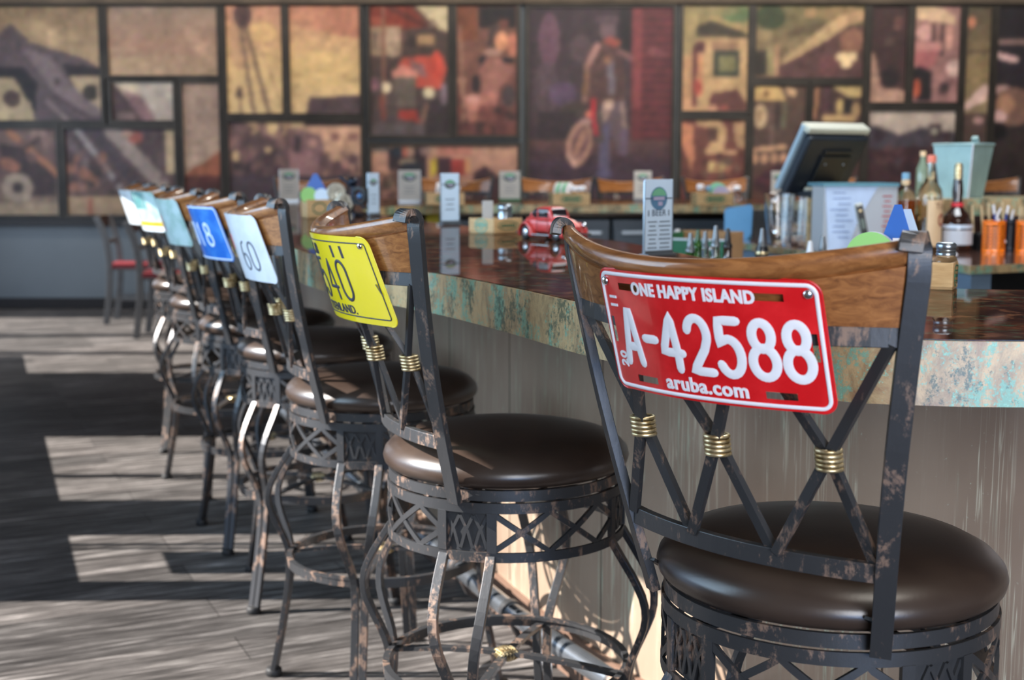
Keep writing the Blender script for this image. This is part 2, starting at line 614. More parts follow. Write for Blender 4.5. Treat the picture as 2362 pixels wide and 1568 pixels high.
# desert derrick and ranch building
G_(520, 10, 845, 265, (186, 128, 100), (208, 168, 112), (206, 172, 120))
E_(800, 40, 90, 44, (180, 116, 88), .2)
E_(715, 40, 60, 26, (190, 126, 96), .3, .8)
E_(560, 100, 26, 60, (184, 138, 102), 0, .7)
E_(610, 75, 34, 22, (212, 168, 108), 0, .8)
E_(750, 160, 80, 40, (212, 174, 112), 0, .6)
L_(562, 60, 588, 262, 9, (120, 96, 76))
L_(574, 60, 622, 262, 9, (114, 90, 72))
L_(600, 100, 660, 262, 4, (170, 134, 96))
E_(568, 36, 20, 28, (80, 58, 55))
E_(557, 215, 8, 16, (86, 66, 56))
L_(557, 225, 560, 262, 5, (130, 102, 80))
P_([(716, 224), (845, 220), (845, 265), (708, 265)], (82, 64, 66))
G_(520, 268, 845, 500, (190, 150, 112), (124, 92, 86), (70, 54, 58))
P_([(528, 268), (560, 280), (600, 300), (650, 330), (700, 350), (700, 470), (528, 470)], (88, 68, 68))
S_(528, 285, 700, 350, 30, 8, 18, (86, 66, 66), (130, 96, 90), (184, 146, 108), (108, 80, 78))
S_(528, 350, 700, 440, 44, 8, 20, (72, 56, 58), (104, 76, 76), (124, 90, 86), (60, 48, 50))
for q in [(630, 290, 14, 22), (685, 288, 15, 10), (545, 360, 9, 14), (620, 345, 9, 7)]:
    E_(*q, (198, 164, 116))
R_(706, 268, 845, 292, (76, 60, 60))
G_(712, 292, 845, 440, (206, 156, 124), (198, 152, 120), (190, 128, 104))
R_(766, 310, 786, 326, (140, 96, 88))
R_(806, 308, 828, 326, (140, 96, 88))
P_([(672, 320), (700, 300), (745, 315), (750, 400), (672, 420)], (122, 90, 90))
P_([(668, 340), (710, 345), (740, 365), (740, 425), (665, 425)], (142, 102, 102))
R_(680, 312, 698, 352, (72, 58, 62))
S_(738, 355, 825, 430, 26, 7, 15, (92, 68, 70), (116, 84, 82), (80, 60, 64))
E_(722, 330, 10, 12, (176, 128, 114))
E_(797, 378, 9, 11, (172, 120, 112))
G_(520, 405, 845, 500, (74, 60, 66), (66, 52, 56))
# red truck
G_(848, 10, 1045, 320, (98, 66, 56), (74, 58, 54), (82, 68, 68))
P_([(848, 15), (952, 15), (990, 62), (930, 68), (848, 62)], (124, 48, 34))
L_(905, 20, 985, 60, 10, (84, 40, 32))
L_(860, 45, 880, 50, 16, (160, 76, 56))
R_(855, 62, 928, 128, (152, 122, 96))
E_(908, 98, 15, 34, (178, 148, 120))
R_(864, 75, 874, 112, (104, 84, 74))
L_(888, 15, 888, 235, 10, (132, 88, 68))
P_([(958, 12), (1040, 12), (1040, 76), (1012, 66)], (196, 176, 134))
P_([(1000, 40), (1012, 66), (990, 60)], (120, 96, 80))
P_([(940, 68), (1000, 62), (1032, 78), (1032, 128), (936, 128)], (72, 56, 50))
R_(966, 82, 1003, 105, (158, 122, 84))
E_(952, 96, 11, 14, (52, 44, 40))
P_([(930, 132), (1022, 126), (1032, 160), (1015, 205), (960, 198), (915, 165)], (188, 74, 58))
P_([(945, 135), (980, 150), (985, 180), (955, 165)], (132, 92, 88))
E_(1008, 150, 13, 34, (206, 72, 54))
P_([(905, 165), (930, 146), (962, 162), (964, 182), (910, 180)], (208, 130, 112))
P_([(912, 178), (962, 178), (960, 246), (915, 244)], (114, 100, 88))
for k in range(6):
    L_(918 + k * 8, 182, 918 + k * 8, 240, 2.5, (92, 78, 70))
E_(893, 199, 11, 13, (216, 192, 154))
E_(990, 212, 13, 13, (220, 200, 158))
E_(866, 192, 12, 18, (128, 88, 96))
P_([(918, 250), (962, 252), (968, 280), (920, 272)], (160, 56, 46))
P_([(985, 232), (1035, 226), (1035, 312), (980, 312)], (60, 49, 50))
E_(1024, 215, 10, 24, (120, 100, 108))
L_(985, 240, 968, 300, 9, (136, 96, 76))
L_(880, 225, 888, 270, 12, (120, 64, 54))
R_(850, 285, 980, 316, (88, 76, 76))
G_(1048, 10, 1200, 320, (112, 74, 60), (118, 74, 62), (98, 58, 54))
R_(1052, 15, 1102, 92, (120, 66, 44))
R_(1106, 18, 1190, 66, (34, 29, 31))
P_([(1128, 60), (1150, 50), (1150, 110), (1120, 110)], (74, 56, 52))
E_(1155, 95, 15, 22, (226, 150, 106))
E_(1160, 55, 12, 12, (110, 62, 52))
E_(1182, 104, 14, 30, (190, 114, 88))
E_(1136, 121, 23, 8, (172, 128, 110))
E_(1114, 138, 12, 10, (40, 36, 40))
E_(1170, 138, 16, 8, (34, 32, 35))
P_([(1120, 132), (1150, 135), (1188, 160), (1150, 200), (1140, 260), (1110, 240), (1105, 160)], (150, 96, 84))
P_([(1070, 220), (1100, 215), (1140, 210), (1145, 270), (1080, 280)], (176, 110, 94))
E_(1090, 228, 14, 12, (200, 140, 124))
E_(1132, 240, 12, 34, (184, 112, 98))
E_(1097, 192, 10, 21, (48, 38, 40))
E_(1063, 184, 12, 8, (190, 138, 112))
L_(1060, 60, 1070, 300, 9, (150, 106, 88))
E_(1172, 220, 16, 26, (74, 58, 60))
S_(1056, 250, 1190, 310, 18, 8, 18, (96, 50, 48), (120, 66, 58), (52, 36, 36))
G_(848, 325, 1205, 500, (196, 146, 118), (170, 120, 100), (96, 66, 60))
R_(855, 335, 900, 352, (112, 100, 92))
P_([(898, 345), (985, 338), (985, 420), (930, 430), (898, 390)], (52, 40, 44))
for q in [(915, 352, 16, 12, (40, 46, 56)), (946, 350, 10, 16, (170, 130, 110)), (982, 348, 13, 13, (156, 120, 110)), (940, 375, 22, 8, (150, 130, 105)), (950, 385, 26, 10, (42, 44, 54)), (895, 425, 14, 12, (120, 100, 80)), (935, 352, 6, 14, (176, 90, 70))]:
    E_(*q)
P_([(992, 372), (1010, 362), (1008, 398), (993, 412)], (196, 168, 50))
G_(1012, 335, 1090, 362, (190, 124, 104), (172, 104, 88))
R_(1010, 366, 1040, 405, (66, 42, 50))
R_(1040, 368, 1076, 404, (158, 56, 50))
R_(1072, 370, 1086, 402, (200, 138, 92))
P_([(1092, 400), (1120, 382), (1150, 408), (1200, 430), (1200, 500), (1080, 500)], (64, 42, 46))
S_(850, 400, 930, 455, 12, 6, 14, (120, 84, 70), (70, 50, 46))
# wanderer with a saddlebag by a red barn
R_(1203, 12, 1216, 170, (162, 130, 96))
G_(1214, 10, 1560, 500, (58, 44, 50), (68, 52, 56), (56, 42, 50))
E_(1268, 92, 24, 62, (112, 74, 90), 0, .8)
E_(1262, 200, 30, 60, (92, 72, 78), 0, .7)
E_(1300, 215, 34, 28, (88, 66, 92), 0, .8)
E_(1340, 110, 26, 30, (86, 66, 70), 0, .8)
E_(1345, 250, 50, 20, (70, 56, 50), 0, .8)
R_(1244, 255, 1330, 320, (54, 42, 46))
R_(1430, 20, 1460, 130, (36, 30, 33))
R_(1458, 18, 1556, 350, (106, 46, 50))
for k in range(18):
    R_(1482, 24 + k * 18, 1556, 32 + k * 18, (76, 36, 42), .8)
R_(1462, 18, 1480, 250, (128, 58, 60))
E_(1515, 120, 24, 10, (130, 72, 76), .2, .7)
G_(1214, 322, 1560, 500, (96, 64, 60), (62, 44, 56), (76, 54, 64), (54, 38, 44))
for k in range(5):
    L_(1220, 350 + k * 22, 1400, 362 + k * 24, 6, (80, 58, 80) if k % 2 else (52, 38, 46), .7)
E_(1402, 66, 20, 26, (104, 80, 86))
E_(1400, 44, 30, 10, (84, 64, 70))
P_([(1362, 112), (1392, 94), (1432, 108), (1446, 190), (1442, 242), (1350, 242), (1348, 150)], (84, 57, 54))
L_(1378, 106, 1356, 150, 17, (172, 122, 112))
L_(1356, 150, 1350, 228, 13, (150, 104, 90))
L_(1351, 168, 1350, 215, 9, (124, 88, 58))
E_(1412, 96, 22, 10, (146, 70, 58), .2)
L_(1408, 140, 1412, 210, 16, (114, 102, 112))
E_(1402, 138, 10, 9, (136, 94, 72))
L_(1430, 118, 1455, 132, 13, (122, 84, 80))
P_([(1384, 240), (1444, 228), (1452, 300), (1450, 352), (1426, 352), (1408, 290), (1385, 300)], (98, 78, 84))
L_(1408, 236, 1384, 286, 19, (162, 130, 116))
E_(1405, 238, 13, 12, (196, 160, 138))
L_(1436, 235, 1444, 300, 9, (150, 124, 112))
L_(1398, 290, 1394, 400, 24, (88, 80, 104))
L_(1380, 260, 1385, 320, 20, (78, 66, 64))
L_(1440, 300, 1442, 350, 16, (104, 84, 104))
E_(1395, 400, 20, 10, (90, 82, 110))
L_(1370, 228, 1370, 266, 9, (178, 38, 46))
L_(1370, 270, 1378, 306, 9, (186, 44, 52))
E_(1359, 261, 8, 8, (222, 116, 94))
E_(1338, 330, 30, 54, (172, 124, 104), .2)
E_(1340, 326, 18, 40, (116, 80, 80), .25)
L_(1330, 350, 1350, 300, 12, (170, 120, 96))
L_(1310, 350, 1330, 380, 8, (204, 160, 140))
E_(1353, 278, 14, 8, (176, 134, 126))
# town and hills
G_(1564, 10, 1728, 266, (150, 130, 84), (160, 136, 92), (196, 148, 104))
E_(1695, 34, 34, 20, (86, 108, 70), 0, .9)
E_(1640, 26, 60, 12, (140, 126, 84), 0, .7)
P_([(1605, 62), (1640, 46), (1700, 66), (1726, 84), (1726, 92), (1660, 84), (1605, 84)], (66, 58, 46))
L_(1640, 44, 1720, 70, 10, (176, 146, 96))
R_(1604, 88, 1724, 250, (196, 156, 108))
R_(1604, 96, 1624, 120, (88, 50, 50))
R_(1640, 98, 1700, 118, (150, 112, 84))
R_(1646, 118, 1706, 176, (58, 62, 52))
R_(1656, 127, 1698, 166, (124, 118, 78))
R_(1566, 130, 1600, 256, (200, 150, 104))
L_(1602, 110, 1602, 240, 13, (104, 58, 54))
L_(1614, 130, 1612, 215, 14, (206, 138, 96))
E_(1610, 200, 9, 20, (176, 74, 62))
P_([(1640, 215), (1700, 205), (1724, 240), (1724, 262), (1630, 262)], (100, 60, 56))
E_(1582, 240, 12, 14, (206, 150, 110))
E_(1645, 250, 13, 9, (196, 140, 108))
E_(1672, 248, 12, 10, (160, 84, 72))
G_(1728, 10, 1995, 190, (110, 100, 66), (128, 108, 76), (110, 84, 66))
E_(1770, 40, 36, 28, (64, 72, 48))
E_(1930, 32, 60, 16, (152, 122, 82), 0, .9)
E_(1860, 30, 14, 12, (176, 136, 92))
E_(1850, 70, 50, 10, (92, 76, 56), -.2, .8)
L_(1815, 142, 1930, 52, 30, (190, 156, 110))
L_(1930, 52, 1975, 36, 26, (196, 154, 110))
P_([(1795, 150), (1850, 122), (1900, 92), (1945, 62), (1990, 60), (1990, 190), (1785, 190)], (92, 62, 60))
E_(1955, 95, 28, 30, (140, 96, 76))
E_(1905, 150, 22, 24, (108, 66, 66))
for q in [(1933, 130, 14, 12), (1958, 130, 12, 12), (1945, 146, 14, 10)]:
    E_(*q, (232, 198, 146))
R_(1738, 116, 1764, 172, (56, 50, 44))
R_(1764, 110, 1794, 172, (150, 134, 92))
R_(1782, 106, 1792, 172, (182, 138, 102))
E_(1755, 80, 18, 14, (164, 138, 96), 0, .7)
G_(1564, 268, 1728, 500, (110, 64, 58), (120, 70, 60), (96, 52, 50))
P_([(1566, 280), (1598, 290), (1604, 360), (1598, 392), (1572, 330)], (212, 134, 96))
P_([(1606, 278), (1660, 276), (1676, 300), (1672, 358), (1628, 354), (1640, 330), (1640, 296), (1608, 292)], (200, 158, 110))
R_(1636, 296, 1656, 328, (96, 66, 58))
P_([(1690, 285), (1720, 280), (1720, 345), (1700, 340)], (186, 144, 104))
P_([(1628, 344), (1700, 350), (1700, 358), (1628, 356)], (206, 162, 116))
R_(1636, 374, 1690, 398, (204, 174, 112))
S_(1600, 355, 1716, 410, 16, 6, 12, (72, 44, 46), (150, 84, 70), (120, 92, 76))
S_(1570, 400, 1716, 460, 18, 8, 16, (120, 60, 56), (86, 46, 46))
G_(1728, 190, 1862, 500, (96, 72, 60), (84, 64, 58), (110, 68, 60))
P_([(1735, 194), (1788, 192), (1800, 208), (1808, 230), (1738, 234)], (214, 172, 108))
P_([(1806, 196), (1830, 206), (1834, 224), (1814, 220)], (222, 178, 130))
E_(1765, 216, 7, 8, (120, 88, 56))
E_(1753, 268, 16, 27, (204, 172, 130))
E_(1753, 266, 8, 15, (170, 134, 98))
L_(1808, 240, 1806, 290, 10, (104, 100, 78))
L_(1776, 250, 1780, 330, 9, (112, 86, 78))
R_(1790, 236, 1798, 300, (60, 50, 48))
L_(1735, 345, 1810, 338, 11, (206, 158, 118))
for k in range(4):
    E_(1742 + k * 22, 364, 9, 12, (210, 156, 118))
S_(1738, 380, 1850, 440, 24, 8, 16, (84, 44, 56), (150, 84, 78), (60, 40, 46))
G_(1862, 190, 1995, 500, (70, 52, 50), (80, 56, 52), (80, 56, 52))
R_(1866, 198, 1880, 290, (34, 34, 36))
L_(1884, 205, 1878, 270, 12, (172, 118, 86))
R_(1898, 200, 1912, 270, (92, 62, 66))
P_([(1918, 194), (1990, 194), (1990, 222), (1960, 226), (1925, 206)], (190, 160, 104))
E_(1937, 246, 9, 17, (190, 160, 100))
R_(1948, 230, 1966, 260, (40, 38, 38))
L_(1902, 272, 1968, 272, 13, (206, 166, 112))
E_(1974, 254, 10, 20, (176, 140, 96))
# locomotive
G_(1996, 10, 2090, 244, (72, 50, 48), (66, 46, 46), (80, 58, 54))
P_([(1996, 120), (2012, 128), (2020, 170), (2028, 205), (2090, 212), (2090, 244), (1996, 244)], (184, 140, 118))
E_(2062, 56, 12, 16, (120, 80, 72), 0, .8)
E_(2042, 98, 12, 12, (92, 76, 66), 0, .8)
E_(2048, 180, 20, 24, (46, 38, 40))
G_(2090, 10, 2212, 244, (168, 120, 110), (150, 106, 100), (160, 112, 108))
P_([(2098, 14), (2145, 14), (2192, 40), (2192, 60), (2110, 46), (2098, 40)], (214, 176, 138))
E_(2125, 78, 20, 18, (214, 158, 146))
R_(2142, 58, 2149, 112, (74, 54, 54))
R_(2162, 56, 2170, 132, (74, 54, 54))
R_(2104, 100, 2164, 122, (196, 132, 124))
P_([(2104, 120), (2158, 118), (2150, 150), (2134, 164), (2104, 152)], (168, 96, 96))
P_([(2096, 160), (2118, 156), (2146, 168), (2144, 238), (2112, 238), (2096, 192)], (42, 38, 40))
E_(2111, 206, 9, 22, (204, 92, 66))
E_(2180, 90, 10, 26, (210, 150, 132))
E_(2192, 160, 15, 20, (222, 180, 166))
E_(2168, 205, 18, 14, (70, 54, 56))
E_(2152, 205, 10, 12, (160, 116, 110))
S_(2150, 170, 2205, 232, 8, 6, 12, (176, 124, 116), (120, 80, 80))
G_(1996, 248, 2212, 500, (190, 170, 154), (178, 158, 146), (180, 160, 140))
P_([(1996, 286), (2030, 296), (2075, 312), (2120, 296), (2160, 300), (2212, 308), (2212, 500), (1996, 500)], (74, 66, 74))
R_(2144, 288, 2172, 322, (62, 48, 52))
R_(2150, 296, 2164, 312, (160, 150, 136))
P_([(1996, 345), (2212, 335), (2212, 500), (1996, 500)], (70, 46, 50))
S_(2000, 310, 2200, 400, 22, 6, 14, (58, 42, 46), (98, 66, 66), (84, 72, 80))
# dark wagon
G_(2212, 10, 2282, 500, (84, 72, 56), (150, 124, 84), (124, 110, 88), (80, 62, 56))
R_(2216, 118, 2276, 126, (96, 78, 60))
E_(2228, 54, 12, 13, (198, 124, 92))
P_([(2216, 242), (2240, 218), (2266, 192), (2276, 200), (2272, 230), (2222, 254)], (230, 186, 172))
R_(2212, 262, 2282, 420, (86, 66, 60))
E_(2256, 275, 12, 9, (190, 144, 134))
G_(2282, 10, 2560, 500, (34, 28, 32), (44, 38, 44), (60, 48, 46), (46, 36, 36))
L_(2282, 98, 2400, 98, 12, (136, 104, 98))
L_(2284, 126, 2332, 138, 15, (212, 168, 162))
L_(2282, 208, 2314, 206, 19, (208, 160, 150))
E_(2335, 245, 48, 44, (128, 92, 78))
E_(2312, 240, 22, 26, (180, 128, 98), .4)
E_(2300, 268, 22, 15, (212, 166, 158))
E_(2300, 300, 22, 20, (30, 26, 28))
big = rs.normal(0, 1, (NY // 3 + 2, NX // 3 + 2))
mid = np.kron(big, np.ones((3, 3)))[:NY, :NX]
big = rs.normal(0, 1, (NY // 8 + 2, NX // 6 + 2))
wid = np.kron(big, np.ones((8, 6)))[:NY, :NX]
IMG = IMG * (1 + (.05 * mid + .035 * wid))[:, :, None] + rs.normal(0, 3, (NY, NX, 1)) * np.array([1, .6, .5])
IMG = IMG * .88 + IMG.mean(axis=2, keepdims=True) * .12
for _ in range(3):
    Q = IMG.copy()
    Q[1:-1, 1:-1] = (IMG[1:-1, 1:-1] * 4 + IMG[:-2, 1:-1] + IMG[2:, 1:-1] + IMG[1:-1, :-2] + IMG[1:-1, 2:]) / 8
    IMG = Q
IMG = np.clip(IMG + rs.normal(0, 3, IMG.shape), 0, 255) / 255
LINIMG = np.where(IMG <= .04045, IMG / 12.92, ((IMG + .055) / 1.055) ** 2.4)

m = Mat('printed_mural', rough=.5, spec=.3)
at_ = m.node('ShaderNodeAttribute', attribute_name='print')
m.base(at_.outputs['Color'])
PRINT = m.m
mframe = plain('blackened_steel_frame', (50, 45, 39), .5, .3, .4, 5)


def mural(label, panels):
    xs = [at(p[0], 250, WALL_Y)[0] for p in panels] + [at(p[2], 250, WALL_Y)[0] for p in panels]
    cx = (min(xs) + max(xs)) / 2
    t = thing('wall_mural', label, 'mural', (cx, WALL_Y, at(0, 500, WALL_Y)[1]), group=None)
    fr = MB()
    for (x0, y0, x1, y1) in panels:
        ax, az = at(x0, 250, WALL_Y)[0], at(0, y1, WALL_Y)[1]
        bx, bz = at(x1, 250, WALL_Y)[0], at(0, y0, WALL_Y)[1]
        # keep px -> x constant over the height
        mb = MB()
        nx, nz = max(2, int((x1 - x0) / CELL)), max(2, int((y1 - y0) / CELL))
        V, Cc = [], []
        for j in range(nz + 1):
            for i in range(nx + 1):
                u, v = i / nx, j / nz
                px, py = x0 + (x1 - x0) * u, y1 + (y0 - y1) * v
                V.append((ax + (bx - ax) * u - cx, -.035, az + (bz - az) * v - t.location[2]))
                ii = min(NX - 1, max(0, int((px - X0) / CELL)))
                jj = min(NY - 1, max(0, int(py / CELL)))
                Cc.append(LINIMG[jj, ii])
        Fc = [(j * (nx + 1) + i, j * (nx + 1) + i + 1, (j + 1) * (nx + 1) + i + 1, (j + 1) * (nx + 1) + i) for j in range(nz) for i in range(nx)]
        mb.add(V, Fc)
        nV = len(V)
        c8 = [(ax - cx, -.004, az - t.location[2]), (bx - cx, -.004, az - t.location[2]), (bx - cx, -.004, bz - t.location[2]), (ax - cx, -.004, bz - t.location[2])]
        f8 = [(p_[0], -.035, p_[2]) for p_ in c8]
        mb.add(c8 + f8, [(0, 1, 5, 4), (1, 2, 6, 5), (2, 3, 7, 6), (3, 0, 4, 7), (3, 2, 1, 0)])
        Cc += [np.array((.1, .08, .07))] * 8
        o = mb.build('picture_panel', PRINT, t)
        at2 = o.data.color_attributes.new('print', 'FLOAT_COLOR', 'POINT')
        at2.data.foreach_set('color', np.array([(c[0], c[1], c[2], 1) for c in Cc], 'f').ravel())
        g = .034
        zz0, zz1 = az - t.location[2], bz - t.location[2]
        X_0, X_1 = ax - cx, bx - cx
        for (a_, b_) in [((X_0 - g, zz0 - g), (X_0, zz1 + g)), ((X_1, zz0 - g), (X_1 + g, zz1 + g)), ((X_0, zz0 - g), (X_1, zz0)), ((X_0, zz1), (X_1, zz1 + g))]:
            fr.mm((a_[0], -.06, a_[1]), (b_[0], -.001, b_[1]))
    fr.build('frame', mframe, t)
    return t


mural('framed mural print of an old long-hooded car at the left end of the wall', [(-200, 16, 238, 278), (258, 16, 508, 175), (262, 190, 403, 278), (424, 192, 508, 495), (-200, 297, 130, 495), (150, 297, 403, 495)])
mural('framed mural print with a yellow sunset sky, a derrick and a ranch building', [(528, 14, 655, 262), (673, 14, 833, 262), (528, 281, 833, 495)])
mural('framed mural print showing the front of a red antique truck', [(857, 14, 1035, 312), (1055, 14, 1192, 312), (857, 336, 1194, 495)])
mural('framed dark purple mural print of a man carrying a saddlebag by a red barn', [(1220, 18, 1548, 495)])
mural('framed mural print of a sunlit house, greenery and hills, behind the cash register', [(1572, 14, 1720, 256), (1738, 14, 1984, 180), (1572, 276, 1718, 495), (1737, 198, 1856, 495), (1872, 198, 1984, 495)])
mural('framed mural print of a pink locomotive above a grey mountain view', [(2002, 16, 2082, 236), (2100, 16, 2203, 236), (2002, 256, 2201, 495)])
mural('framed dark mural print of a wagon at the right end of the wall', [(2219, 16, 2274, 495), (2290, 16, 2540, 495)])

# ------------------------------------------------------------------ bar stools
def ypost(z):
    return -.1564 - (z - .697) * .183 - .010 * math.sin(PI * min(1, max(0, (z - .699) / .48)))


def wpost(z):
    return .1682 + (z - .697) * .1683


def sag(z):
    return .045 + .058 * max(0, min(1.03, (z - .79) / .387)) ** 1.2


def back(x, z, off=0., s=None):
    s = sag(z) if s is None else s
    return (x, ypost(z) - s * (1 - (x / wpost(z)) ** 2) - off, z)


def backn(x, z, s=None):
    e = 1e-3
    a = Vector(back(x + e, z, 0, s)) - Vector(back(x - e, z, 0, s))
    b = Vector(back(x, z + e, 0, s)) - Vector(back(x, z - e, 0, s))
    return a.cross(b).normalized()


LIGHT_RATTAN = WIRE


def make_stool():
    t = thing('bar_stool', 'x', 'bar stool')
    # --- revolving upper part
    MB().lathe([(.0005, .7785), (.06, .7783), (.12, .7765), (.165, .772), (.195, .765), (.214, .755), (.2255, .7425), (.2288, .731), (.2265, .721), (.219, .7135), (.208, .709), (.0005, .709)][::-1], n=72).build('seat_cushion', LEATHER, t)
    sr = MB()
    sr.lathe([(.2185, .690), (.2185, .7085), (.2125, .7085), (.2125, .690), (.2185, .690)], n=72, smooth=False)
    for s in (-1, 1):
        sr.sweep([(s * .165, -.17, .735), (s * .16, -.13, .708), (s * .15, -.10, .700)], .006, .002, hint=(1, 0, 0))
        sr.rod((s * .2, 0, .70), (-s * .2, 0, .70), .007)
    sr.lathe([(.0005, .684), (.11, .684), (.11, .694), (.0005, .694)], n=32, smooth=False)
    sr.build('seat_frame', IRON, t)
    for s in (-1, 1):
        path = []
        for z in [.688, .72, .76, .80, .85, .90, .95, 1.0, 1.05, 1.09, 1.12, 1.145]:
            path.append((s * (wpost(z) + .006), ypost(z), z))
        y1 = ypost(1.145)
        sx = s * (wpost(1.16) + .004)
        path += [(sx, y1 - .002, 1.162), (sx, y1 - .001, 1.172), (sx, y1 - .006, 1.182), (sx + s * .002, y1 - .016, 1.186), (sx + s * .003, y1 - .024, 1.181), (sx + s * .003, y1 - .026, 1.170)]
        P_v = [Vector(q) for q in path]
        for _ in range(2):
            nv = [P_v[0]]
            for i_ in range(len(P_v) - 1):
                if P_v[i_].z > 1.14 or P_v[i_ + 1].z > 1.14:
                    nv += [P_v[i_].lerp(P_v[i_ + 1], .25), P_v[i_].lerp(P_v[i_ + 1], .75)]
                else:
                    nv.append(P_v[i_ + 1])
            P_v = nv + [P_v[-1]] if (nv[-1] - P_v[-1]).length > 1e-6 else nv
        path = [tuple(q) for q in P_v]
        hn = [Vector((1, s * 2 * (.045 + .055 * (q[2] - .69) / .49) / wpost(min(q[2], 1.16)), 0)) for q in path]
        MB().sweep(path, .0125, .0062, hint=hn).build('back_post', IRON, t, bevel=.0012)
    # crest rail of wood: rolled top, curved in plan
    cr = MB()
    V, Fc = [], []
    NU = 33
    for i in range(NU):
        u = -1 + 2 * i / (NU - 1)
        dip = .028 * (1 - u * u)
        prof = []
        zt_ = 1.184 - dip
        zb = 1.088
        hgt = zt_ - zb
        sec = [(.007, zb), (.008, zb + hgt * .4), (.0085, zt_ - .014)]
        for k in range(9):
            a = rad(20 + k * 30)
            sec.append((-.002 + .0142 * math.cos(a), zt_ - .0142 + .0142 * math.sin(a)))
        sec += [(-.009, zt_ - .03), (-.008, zb + hgt * .35), (-.007, zb)]
        for (dy, z) in sec:
            zz = min(max(z, .7), 1.2)
            p = back(u * wpost(zz) * .985, zz, 0)
            V.append((p[0], p[1] + dy, z))
    mS = len(V) // NU
    for i in range(NU - 1):
        Fc += [(i * mS + k, i * mS + (k + 1) % mS, (i + 1) * mS + (k + 1) % mS, (i + 1) * mS + k) for k in range(mS)]
    Fc += [tuple(range(mS))[::-1], tuple((NU - 1) * mS + k for k in range(mS))]
    cr.add(V, Fc, True).build('crest_rail', WOOD, t)
    us = [-1 + k / 8 for k in range(17)]
    MB().sweep([back(u * wpost(1.077), 1.077, 0) for u in us], .0115, .005, hint=(0, 0, 1)).build('upper_rail', IRON, t, bevel=.001)
    MB().sweep([back(u * wpost(.796), .796, 0, .037) for u in us], .0115, .006, hint=(0, 0, 1)).build('lower_rail', IRON, t, bevel=.001)
    for a, b in ((-.96, -.36), (-.31, .31), (.36, .96)):
        mb = MB()
        mids = []
        for (u0, u1, off) in ((a, b, .004), (b, a, -.004)):
            A = Vector(back(u0 * wpost(.803), .803, off, .036))
            B = Vector(back(u1 * wpost(1.07), 1.07, off))
            other = (Vector(back(u1 * wpost(.803), .803, off, .036)) + Vector(back(u0 * wpost(1.07), 1.07, off))) / 2
            M_ = ((A + B) / 2 + other) / 2 + Vector((0, .013, -.008))
            mids.append(M_)
            mb.sweep([A, A.lerp(M_, .5), M_, M_.lerp(B, .5), B], .0062, .0045, hint=(1, 0, 0))
        cb = mb.build('cross_bar', IRON, t)
        wr = MB()
        mc = (mids[0] + mids[1]) / 2
        T_ = Vector((1, 2 * sag(.925) * mc.x / wpost(.925) ** 2, 0)).normalized()
        N_ = Vector((-T_.y, T_.x, 0))
        for k in range(5):
            c = mc + Vector((0, -.001 * (k - 2), -.0110 + k * .0055))
            wr.sweep([c + T_ * (.0140 * math.cos(2 * PI * q / 16)) + N_ * (.0145 * math.sin(2 * PI * q / 16)) for q in range(16)], .0026, .0026, n=8, closed=True)
        wr.build('wire_wrap', WIRE, cb)
    # --- fixed base
    base = []
    Ra = .2215
    ap = MB()
    n = 72
    for (z0, z1, r) in ((.669, .687, Ra), (.583, .600, Ra)):
        ap.lathe([(r, z0), (r, z1), (r - .005, z1), (r - .005, z0), (r, z0)], n=n, smooth=False)

    def cyl(a, z, r=Ra - .003):
        return (r * math.cos(a), r * math.sin(a), z)

    def strip(pts, hw, hh, r=Ra - .003):
        P = []
        for (a0, z0), (a1, z1) in zip(pts[:-1], pts[1:]):
            for k in range(6):
                v = k / 6
                P.append((a0 + (a1 - a0) * v, z0 + (z1 - z0) * v))
        P.append(pts[-1])
        path = [cyl(a, z, r) for a, z in P]
        hn = []
        for i, (a, z) in enumerate(P):
            hn.append(Vector((math.cos(a), math.sin(a), 0)))
        ap.sweep(path, hh, hw, hint=hn)
    zt, zb, zm = .670, .600, .635
    for q in range(4):
        a = q * PI / 2
        for s in (-1, 1):
            strip([(a + s * .205, zb), (a + s * .205, zt)], .0085, .004)
        V, Fc = [], []
        for k in range(9):
            aa = a - .2 + .4 * k / 8
            V += [cyl(aa, zb, Ra - .007), cyl(aa, zt, Ra - .007), cyl(aa, zb, Ra - .010), cyl(aa, zt, Ra - .010)]
        for k in range(8):
            j = 4 * k
            Fc += [(j, j + 4, j + 5, j + 1), (j + 3, j + 7, j + 6, j + 2)]
        ap.add(V, Fc, True)
        for k in range(3):
            c = a - .115 + .115 * k
            ww = .055
            strip([(c - ww, zt - .006), (c + ww * .2, zm), (c + ww * .9, zb + .006)], .0028, .003, Ra - .006)
            strip([(c + ww, zt - .006), (c - ww * .2, zm), (c - ww * .9, zb + .006)], .0028, .003, Ra - .006)
        a0, a1 = a + .205, a + PI / 2 - .205
        L = a1 - a0
        strip([(a0, zt), (a0 + .4 * L, zb), (a0 + .8 * L, zt), (a1, zm)], .0048, .003)
        strip([(a0, zb), (a0 + .4 * L, zt), (a0 + .8 * L, zb), (a1, zm)], .0048, .0024)
    ap.lathe([(.0005, .662), (.045, .662), (.045, .684), (.0005, .684)], n=24)
    for q in range(2):
        a = q * PI / 2
        ap.sweep([cyl(a, .672, .216), cyl(a + PI, .672, .216)], .012, .003, hint=(-math.sin(a), math.cos(a), 0))
    base.append(ap.build('lattice_apron', IRON, t))
    prof = [(.592, .217, .2), (.56, .237, .19), (.52, .262, .17), (.48, .279, .15), (.44, .279, .125), (.40, .264, .10), (.36, .246, .075), (.33, .238, .055), (.30, .236, .048), (.25, .240, .044), (.18, .251, .041), (.10, .266, .038), (.012, .285, .035)]
